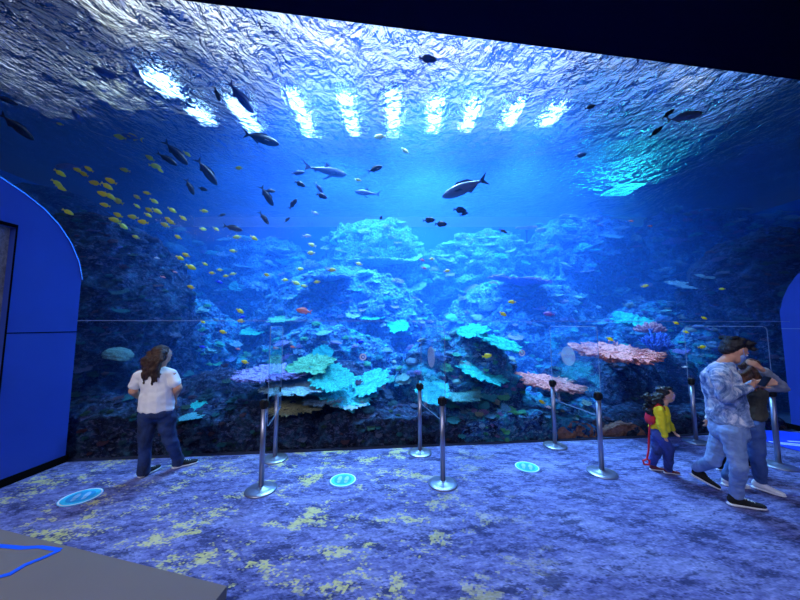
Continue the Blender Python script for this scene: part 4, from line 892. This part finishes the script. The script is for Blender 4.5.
# woman in white, back to the viewer, looking up into the tank
def woman():
    D = 3.78
    pt = lambda x, y, dy=0: P(x, y, D+dy)
    root = thing('person', 'person with long wavy dark hair, white t-shirt and dark jeans, back turned, at the window', 'person', (pt(157, 470).x, D, 0))
    inv = root.location.copy()
    fl, fr_ = G(142, 477), G(177, 468)                      # heels' ground points
    hipL, hipR = pt(149, 414), pt(166, 414, .03); kneeL, kneeR = pt(145, 442, .0), pt(170, 441, .1)
    ankL, ankR = Vector((fl.x, fl.y+.02, .10)), Vector((fr_.x, fr_.y+.02, .10))
    pel = pt(158, 408); waist = pt(157, 394); chest = pt(156, 378); neck = pt(159, 366); hd = pt(163, 355, .03)
    shL, shR = pt(140, 375), pt(171, 374, .02); elL, elR = pt(133, 391, -.02), pt(178, 388, .03); wrL, wrR = pt(139, 397, .14), pt(174, 398, .14)
    b = bmesh.new()
    L, q, k = head(b, hd, R(78), R(-4), .235)
    chain(b, [(hd-Vector((0, 0, .06)), .06), (neck-Vector((0, 0, .03)), .062), (chest, (.15, .1, .12)), (waist, (.15, .11, .1)), (pel, (.15, .11, .1))])
    for s, e, w_ in ((shL, elL, wrL), (shR, elR, wrR)):
        chain(b, [(chest+Vector((0, 0, .06)), .08), (s, .062), (e, .047), (w_, .031)])
        hand(b, w_, (w_-e)+Vector((.0, .05, 0)), (0, 0, 1), .95, .7, 1 if s is shL else -1)
    for h, kn, a in ((hipL, kneeL, ankL), (hipR, kneeR, ankR)): chain(b, [(pel, .10), (h, .095), (kn, .06), (a, .045)])
    body = solid('body', b, M['skin'], root, .0085, 3)
    eyes(L, q, k, body)
    b = bmesh.new(); hem = pt(157, 409.5)
    chain(b, [(neck-Vector((0, 0, .035)), (.085, .07, .03)), (chest+Vector((0, 0, .03)), (.175, .125, .1)), (waist, (.185, .14, .1)), (hem, (.2, .155, .045))])
    for s, e in ((shL, elL), (shR, elR)):
        m_ = s.lerp(e, .62); chain(b, [(chest+Vector((0, 0, .07)), .09), (s-Vector((0, 0, .01)), .07), (m_, .07)])
    solid('t_shirt', b, M['tee'], root, .0095, 4, .016, 6)
    b = bmesh.new(); chain(b, [(pt(157.5, 404), (.165, .135, .05)), (pel-Vector((0, 0, .04)), (.18, .15, .12))])
    for h, kn, a in ((hipL, kneeL, ankL), (hipR, kneeR, ankR)): chain(b, [(pel-Vector((0, 0, .06)), .12), (h, .108), (kn, .074), (a.lerp(kn, .15), .064), (a-Vector((0, 0, .035)), .072)])
    solid('jeans', b, M['denim_dark'], root, .0095, 3, .014, 7, seed=3)
    for g, dx, dy in ((fl, .03, .24), (fr_, .17, .16)): shoe(root, g-Vector((dx*.2, .03, 0)), g+Vector((dx, dy, 0)), M['black_cloth'], 1.1)
    b = bmesh.new()                                         # hair falling over the back
    hc = lambda x, y, z: L(x, y, z)
    hull(b, ell(hc(-.03, 0, .045), (.1, .09, .085), q, 16)+ell(hc(-.045, 0, -.01), (.08, .082, .08), q, 16))
    r_ = random.Random(3)
    tip = pt(150, 381, -.12)
    for i in range(34):
        a = r_.uniform(-1, 1); p0 = hc(-.05-.04*r_.random(), .085*a, .03); p3 = tip+Vector((r_.uniform(-.085, .11), r_.uniform(-.02, .06), r_.uniform(-.05, .07)))
        p1 = p0.lerp(p3, .35)+Vector((r_.uniform(-.05, .05), -.05, .02)); p2 = p0.lerp(p3, .7)+Vector((r_.uniform(-.05, .05), -.03, 0)); chain(b, [(p0, .034), (p1, .028), (p2, .022), (p3, .008)])
    solid('hair', b, M['hair_brown'], root, .008, 2, .012, 16)
    return root, inv

def man():
    D = 3.18
    pt = lambda x, y, dy=0: P(x, y, D+dy)
    root = thing('person', 'person in blue tie-dye sweatshirt and light jeans, face mask, bowed over a phone, mid step', 'person', (pt(733, 500).x, D, 0))
    inv = root.location.copy()
    front_h, front_t = G(733, 506), G(769, 516); back_h, back_t = G(694, 485), G(708, 494)
    pel = pt(728, 428); waist = pt(726, 406); chest = pt(720, 380); neck = pt(723, 362); hd = pt(734.5, 351.5, -.0)
    hipN, hipF = pt(731, 433, -.08), pt(722, 433, .1); knN, knF = pt(739, 466, -.12), pt(713, 461, .14)
    anN = Vector((front_h.x+.045, front_h.y-.0, .13)); anF = Vector((back_h.x+.06, back_h.y+.02, .18))
    shN, shF = pt(721, 377, -.17), pt(725, 373, .17); elN, elF = pt(724, 397, -.22), pt(734, 394, .22); wrN, wrF = pt(751, 386, -.14), pt(756, 383, .02)
    b = bmesh.new(); L, q, k = head(b, hd, R(-4), R(32), .25)
    chain(b, [(hd-Vector((.03, 0, .04)), .05), (neck-Vector((0, 0, .01)), .052), (chest-Vector((0, 0, .04)), (.10, .15, .10)), (waist, (.11, .14, .1)), (pel, (.12, .15, .1))])
    for s, e, w_, sd in ((shN, elN, wrN, 1), (shF, elF, wrF, -1)):
        chain(b, [(chest+Vector((0, 0, .08)), .08), (s, .062), (e, .045), (w_, .03)]); hand(b, w_, Vector((1, .35*sd, .15)), (.2, -1*sd, -.35), 1.0, .65, sd)
    for h, kn, a in ((hipN, knN, anN), (hipF, knF, anF)): chain(b, [(pel, .09), (h, .085), (kn, .055), (a, .042)])
    body = solid('body', b, M['skin'], root, .0085, 3); eyes(L, q, k, body)
    b = bmesh.new()
    chain(b, [(neck-Vector((0, 0, .02)), (.08, .085, .03)), (chest+Vector((0, 0, .03)), (.13, .175, .09)), (waist+Vector((0, 0, .03)), (.135, .175, .1)), (pt(729, 421), (.15, .18, .05))])
    for s, e, w_ in ((shN, elN, wrN), (shF, elF, wrF)): chain(b, [(chest+Vector((0, 0, .09)), .1), (s, .078), (e, .062), (w_.lerp(e, .14), .042)])
    solid('sweatshirt', b, M['tiedye'], root, .0085, 3, .011, 9)
    b = bmesh.new(); chain(b, [(pt(728, 420), (.13, .155, .05)), (pel-Vector((0, 0, .05)), (.14, .165, .09))])
    chain(b, [(pel, .12), (hipN, .098), (knN, .068), (anN.lerp(knN, .2), .058), (anN-Vector((0, 0, .01)), .06)]); chain(b, [(pel, .12), (hipF, .095), (knF, .066), (anF.lerp(knF, .2), .052), (anF-Vector((0, 0, .0)), .05)])
    solid('jeans', b, M['denim_light'], root, .0085, 3, .008, 12, seed=5)
    shoe(root, front_h-Vector((.03, -.02, 0)), front_h+Vector((.27, -.07, 0)), M['black_cloth'], 1.1); shoe(root, back_h+Vector((-.0, .03, .09)), back_h+Vector((.17, -.12, .0)), M['black_cloth'], 1.15)
    b = bmesh.new()
    hull(b, ell(L(-.035, 0, .052), (.102, .09, .088), q, 16)+ell(L(.045, 0, .088), (.045, .065, .035), q, 12)+ell(L(-.08, 0, -.02), (.04, .07, .06), q, 12))
    r_ = random.Random(9)
    for i in range(46):
        a, c_ = r_.uniform(-.08, .08), r_.uniform(-.11, .10); p = L(c_, a, .115-abs(c_+.01)*.3); chain(b, [(p, .022), (p+(q @ Vector((.035, r_.uniform(-.02, .02), .028))), .008)])
    solid('hair', b, M['hair_black'], root, .007, 1, .008, 20)
    b = bmesh.new(); hull(b, ell(L(.096, 0, -.012), (.014, .025, .012), q)+ell(L(.075, 0, -.088), (.012, .03, .01), q)+ell(L(.03, .062, -.03), (.02, .008, .02), q)+ell(L(.03, -.062, -.03), (.02, .008, .02), q))
    mk = solid('face_mask', b, M['maskblue'], root, .006, 2)
    for s in (-1, 1):
        b = bmesh.new(); tube(b, L(.03, s*.07, -.02), L(-.02, s*.084, .02), .003, .003); obj('ear_loop', b, M['maskblue'], mk)
    return root, (wrN+wrF)/2

def child():
    D = 3.86
    pt = lambda x, y, dy=0: P(x, y, D+dy)
    root = thing('person', 'small child in yellow jacket with curly dark ponytail and pink mask, walking right', 'person', (pt(661, 470).x, D, 0)); inv = root.location.copy()
    f1, f2 = G(654, 470), G(668, 473)
    pel = pt(658, 431); waist = pt(659, 424); chest = pt(660, 413); neck = pt(662, 405); hd = pt(666, 395)
    hN, hF = pt(659, 434, -.05), pt(658, 434, .05); kN, kF = pt(669, 449, -.05), pt(657, 450, .05); aN, aF = Vector((f2.x-.01, f2.y-.02, .07)), Vector((f1.x, f1.y+.02, .07))
    shN, shF = pt(659, 411, -.1), pt(663, 411, .1); eN, eF = pt(661, 424, -.13), pt(667, 421, .12); wN, wF = pt(664.5, 436, -.12), pt(673, 430, .1)
    b = bmesh.new(); L, q, k = head(b, hd, R(-5), R(-5), .205)
    chain(b, [(hd-Vector((0, 0, .04)), .04), (neck-Vector((0, 0, .02)), .042), (chest, (.07, .095, .08)), (waist, (.075, .09, .06)), (pel, (.08, .09, .06))])
    for s, e, w_ in ((shN, eN, wN), (shF, eF, wF)):
        chain(b, [(chest+Vector((0, 0, .04)), .05), (s, .038), (e, .03), (w_, .022)]); hand(b, w_, w_-e, (-.6, -.8 if s is shN else .8, 0), .62, .5, 1 if s is shN else -1)
    for h, kn, a in ((hN, kN, aN), (hF, kF, aF)): chain(b, [(pel, .075), (h, .062), (kn, .042), (a, .03)])
    body = solid('body', b, M['skin2'], root, .006, 3); eyes(L, q, k, body)
    b = bmesh.new(); chain(b, [(neck-Vector((0, 0, .012)), (.055, .055, .02)), (chest, (.092, .115, .07)), (waist, (.098, .115, .06)), (pt(659, 429), (.1, .115, .025))])
    for s, e, w_ in ((shN, eN, wN), (shF, eF, wF)): chain(b, [(chest+Vector((0, 0, .045)), .06), (s, .054), (e, .046), (w_.lerp(e, .1), .036)])
    solid('jacket', b, M['yellow_cloth'], root, .007, 3, .012, 11)
    b = bmesh.new(); chain(b, [(pt(658.5, 428), (.085, .1, .03)), (pel, (.09, .1, .06))])
    for h, kn, a in ((hN, kN, aN), (hF, kF, aF)): chain(b, [(h, .074), (kn, .056), (a-Vector((0, 0, .0)), .048)])
    solid('jeans', b, M['denim_kid'], root, .007, 3, .01, 12)
    M['maroon'] = mat('maroon_canvas', '6a2a3c', .8)
    shoe(root, f2-Vector((.05, 0, 0)), f2+Vector((.12, -.04, 0)), M['maroon'], .68); shoe(root, f1-Vector((.05, 0, 0)), f1+Vector((.12, -.02, 0)), M['maroon'], .68)
    b = bmesh.new(); hull(b, ell(L(-.03, 0, .045), (.08, .075, .07), q, 14)+ell(L(.03, 0, .085), (.04, .05, .025), q)); r_ = random.Random(4)
    for i in range(90):
        p = pt(653, 404)+Vector((r_.uniform(-.11, .08), r_.uniform(-.07, .07), r_.uniform(-.12, .11))); hull(b, ell(p, r_.uniform(.012, .026)))
    chain(b, [(L(-.07, 0, .03), .045), (pt(654, 403), .075)])
    solid('hair', b, M['hair_black'], root, .008, 1, .02, 22)
    b = bmesh.new(); hull(b, ell(L(.098, 0, -.005), (.012, .022, .012), q)+ell(L(.07, 0, -.075), (.012, .026, .01), q)+ell(L(.035, .05, -.03), (.016, .008, .018), q)+ell(L(.035, -.05, -.03), (.016, .008, .018), q))
    solid('face_mask', b, M['maskpink'], root, .006, 2)
    b = bmesh.new(); hull(b, ell(pt(651, 415), (.045, .07, .08), n=14)+ell(pt(650, 419), (.045, .07, .07), n=14)); bp_ = solid('backpack', b, M['red'], root, .008, 3)
    for s in (-1, 1):
        b = bmesh.new(); chain(b, [(pt(652, 411, s*.06), .012), (pt(658, 404.5, s*.065), .014), (pt(664, 408, s*.07), .012), (pt(665, 416, s*.075), .011)]); obj('strap', b, M['red'], bp_)
    b = bmesh.new(); a = [pt(650, 421), pt(649, 436), pt(648.5, 450), pt(647, 459)]
    chain(b, [(p, (.012, .008, .012)) for p in a]); obj('tether', b, M['red'], bp_)
    b = bmesh.new(); lp = [Vector((.0, 0, 0)), Vector((-.05, .0, -.02)), Vector((-.04, 0, -.06)), Vector((.02, 0, -.07)), Vector((.03, 0, -.02)), Vector((0, 0, 0))]; chain(b, [(a[-1]+v, .010) for v in lp]); obj('tether_loop', b, M['red'], bp_)

def teen():
    D = 3.55
    pt = lambda x, y, dy=0: P(x, y, D+dy)
    root = thing('person', 'person with long brown hair, grey sleeves and white trainers, hand raised, behind the man', 'person', (pt(748, 480).x, D, 0)); inv = root.location.copy()
    f1, f2 = G(728, 486), G(764, 490)
    pel = pt(748, 424); waist = pt(750, 409); chest = pt(753, 391); neck = pt(752, 378); hd = pt(749, 369)
    hN, hF = pt(752, 428, -.08), pt(744, 428, .08); kN, kF = pt(757, 455, -.08), pt(738, 455, .05); aN, aF = Vector((f2.x-.03, f2.y, .11)), Vector((f1.x, f1.y, .11))
    shN, shF = pt(762, 385, -.05), pt(747, 386, .14); eN, eF = pt(782, 387.5, -.12), pt(737, 401, .12); wN, wF = pt(760, 368, -.26), pt(753, 398, .0)
    b = bmesh.new(); L, q, k = head(b, hd, R(125), R(20), .21)
    chain(b, [(hd-Vector((0, 0, .04)), .05), (neck-Vector((0, 0, .02)), .05), (chest, (.12, .1, .11)), (waist, (.11, .1, .08)), (pel, (.13, .12, .09))])
    for s, e, w_, sd in ((shN, eN, wN, 1), (shF, eF, wF, -1)):
        chain(b, [(chest+Vector((0, 0, .05)), .07), (s, .052), (e, .04), (w_, .026)]); hand(b, w_, Vector((-.8, 0, .6)) if s is shN else w_-e, (0, -1, .3), .85, .6, sd)
    for h, kn, a in ((hN, kN, aN), (hF, kF, aF)): chain(b, [(pel, .11), (h, .09), (kn, .058), (a, .04)])
    body = solid('body', b, M['skin'], root, .008, 3); eyes(L, q, k, body)
    b = bmesh.new(); chain(b, [(neck-Vector((0, 0, .02)), (.075, .075, .03)), (chest, (.14, .12, .1)), (waist, (.135, .12, .08)), (pt(749, 417), (.15, .135, .04))])
    solid('top', b, M['olive'], root, .009, 3, .014, 7)
    for s, e, w_ in ((shN, eN, wN), (shF, eF, wF)):
        b = bmesh.new(); chain(b, [(s.lerp(chest, .25), .07), (s, .068), (e, .058), (w_.lerp(e, .16), .042)]); solid('sleeve', b, M['greycloth'], root, .008, 3, .012, 9)
    b = bmesh.new(); chain(b, [(pt(748, 416), (.13, .12, .04)), (pel, (.14, .13, .08))])
    for h, kn, a in ((hN, kN, aN), (hF, kF, aF)): chain(b, [(h, .1), (kn, .07), (a, .056)])
    solid('jeans', b, M['denim_mid'], root, .009, 3, .012, 8, seed=8)
    shoe(root, f1-Vector((.04, -.02, 0)), f1+Vector((.19, -.06, 0)), M['sole']); shoe(root, f2-Vector((.07, -.05, 0)), f2+Vector((.05, -.16, 0)), M['sole'])
    b = bmesh.new(); hull(b, ell(L(-.02, 0, .045), (.095, .085, .075), q, 16)+ell(L(-.05, 0, -.02), (.06, .08, .07), q, 14)); r_ = random.Random(5)
    for i in range(44):
        a = r_.uniform(-1, 1); p0 = L(-.05, .08*a, .03-.04*abs(a)); p3 = pt(r_.uniform(736, 764), r_.uniform(378, 390), -.12+r_.uniform(-.03, .05)); chain(b, [(p0, .03), (p0.lerp(p3, .5)+Vector((r_.uniform(-.02, .02), -.03, .02)), .028), (p3, .012)])
    solid('hair', b, M['hair_tan'], root, .008, 1, .01, 18)
def hidden():
    D = 3.95
    pt = lambda x, y, dy=0: P(x, y, D+dy)
    root = thing('person', 'person mostly hidden behind the man, only dark trousers and black shoes showing', 'person', (pt(735, 470).x, D, 0)); inv = root.location.copy()
    f1, f2 = G(721, 470), G(748, 467)
    pel = pt(732, 424); waist = pt(731, 413); chest = pt(731, 398); neck = pt(731, 387); hd = pt(733, 377)
    hN, hF = pt(736, 427, -.06), pt(729, 427, .06); kN, kF = pt(744, 446, -.06), pt(727, 447, .0); aN, aF = Vector((f2.x, f2.y, .1)), Vector((f1.x, f1.y, .1))
    b = bmesh.new(); L, q, k = head(b, hd, R(10), R(10), .2)
    sh = [pt(722, 395), pt(740, 395)]; el_ = [pt(712, 408), pt(742, 407)]; wr_ = [pt(709, 419), pt(746, 414, -.1)]
    chain(b, [(hd-Vector((0, 0, .04)), .045), (neck-Vector((0, 0, .02)), .045), (chest, (.1, .085, .09)), (waist, (.095, .085, .07)), (pel, (.11, .1, .08))])
    for i in (0, 1): chain(b, [(chest+Vector((0, 0, .05)), .06), (sh[i], .045), (el_[i], .035), (wr_[i], .024)]); hand(b, wr_[i], wr_[i]-el_[i], (0, -1, 0), .75, .5, 1-2*i)
    for h, kn, a in ((hN, kN, aN), (hF, kF, aF)): chain(b, [(pel, .09), (h, .075), (kn, .05), (a, .035)])
    body = solid('body', b, M['skin2'], root, .008, 3); eyes(L, q, k, body)
    b = bmesh.new(); chain(b, [(neck-Vector((0, 0, .02)), (.065, .06, .02)), (chest, (.12, .1, .09)), (waist, (.12, .1, .07)), (pt(732, 420), (.13, .11, .03))])
    for i in (0, 1): chain(b, [(chest+Vector((0, 0, .05)), .07), (sh[i], .058), (el_[i], .05), (wr_[i].lerp(el_[i], .1), .04)])
    solid('jacket', b, M['tiedye'], root, .009, 3, .012, 8)
    b = bmesh.new(); chain(b, [(pt(732, 419), (.115, .1, .04)), (pel, (.12, .11, .07))])
    for h, kn, a in ((hN, kN, aN), (hF, kF, aF)): chain(b, [(h, .085), (kn, .062), (a, .052)])
    solid('trousers', b, M['black_cloth'], root, .009, 3, .01, 8)
    shoe(root, f1-Vector((.05, 0, 0)), f1+Vector((.15, -.03, 0)), M['black_cloth'], .9); shoe(root, f2-Vector((.05, 0, 0)), f2+Vector((.15, -.03, 0)), M['black_cloth'], .9)
    b = bmesh.new(); hull(b, ell(L(-.025, 0, .045), (.09, .08, .072), q, 14)+ell(L(-.05, 0, -.01), (.05, .07, .05), q, 12)); solid('hair', b, M['hair_black'], root, .008, 1, .01, 18)
PEOPLE0 = set(bpy.data.objects)
woman(); _, ph = man(); child(); teen(); hidden()
# parts were modelled in world space: hang them on their person without moving them
for o in bpy.data.objects:
    if o in PEOPLE0 or o.parent is None: continue
    if o.parent.type == 'EMPTY': o.matrix_parent_inverse = Matrix.Translation(-o.parent.location)
t = thing('phone', 'dark phone held in the hands of the man in tie-dye', 'phone', ph+Vector((.09, -.02, .035)))
t.rotation_euler = (R(15), R(-50), 0)
bm = bmesh.new(); box(bm, (0, 0, 0), (.12, .06, .008), bev=.003); obj('case', bm, M['phone'], t, False)
obj('screen', box(bmesh.new(), (0, 0, .005), (.11, .054, .002)), mat('phone_screen', '1a2438', .1), t, False)
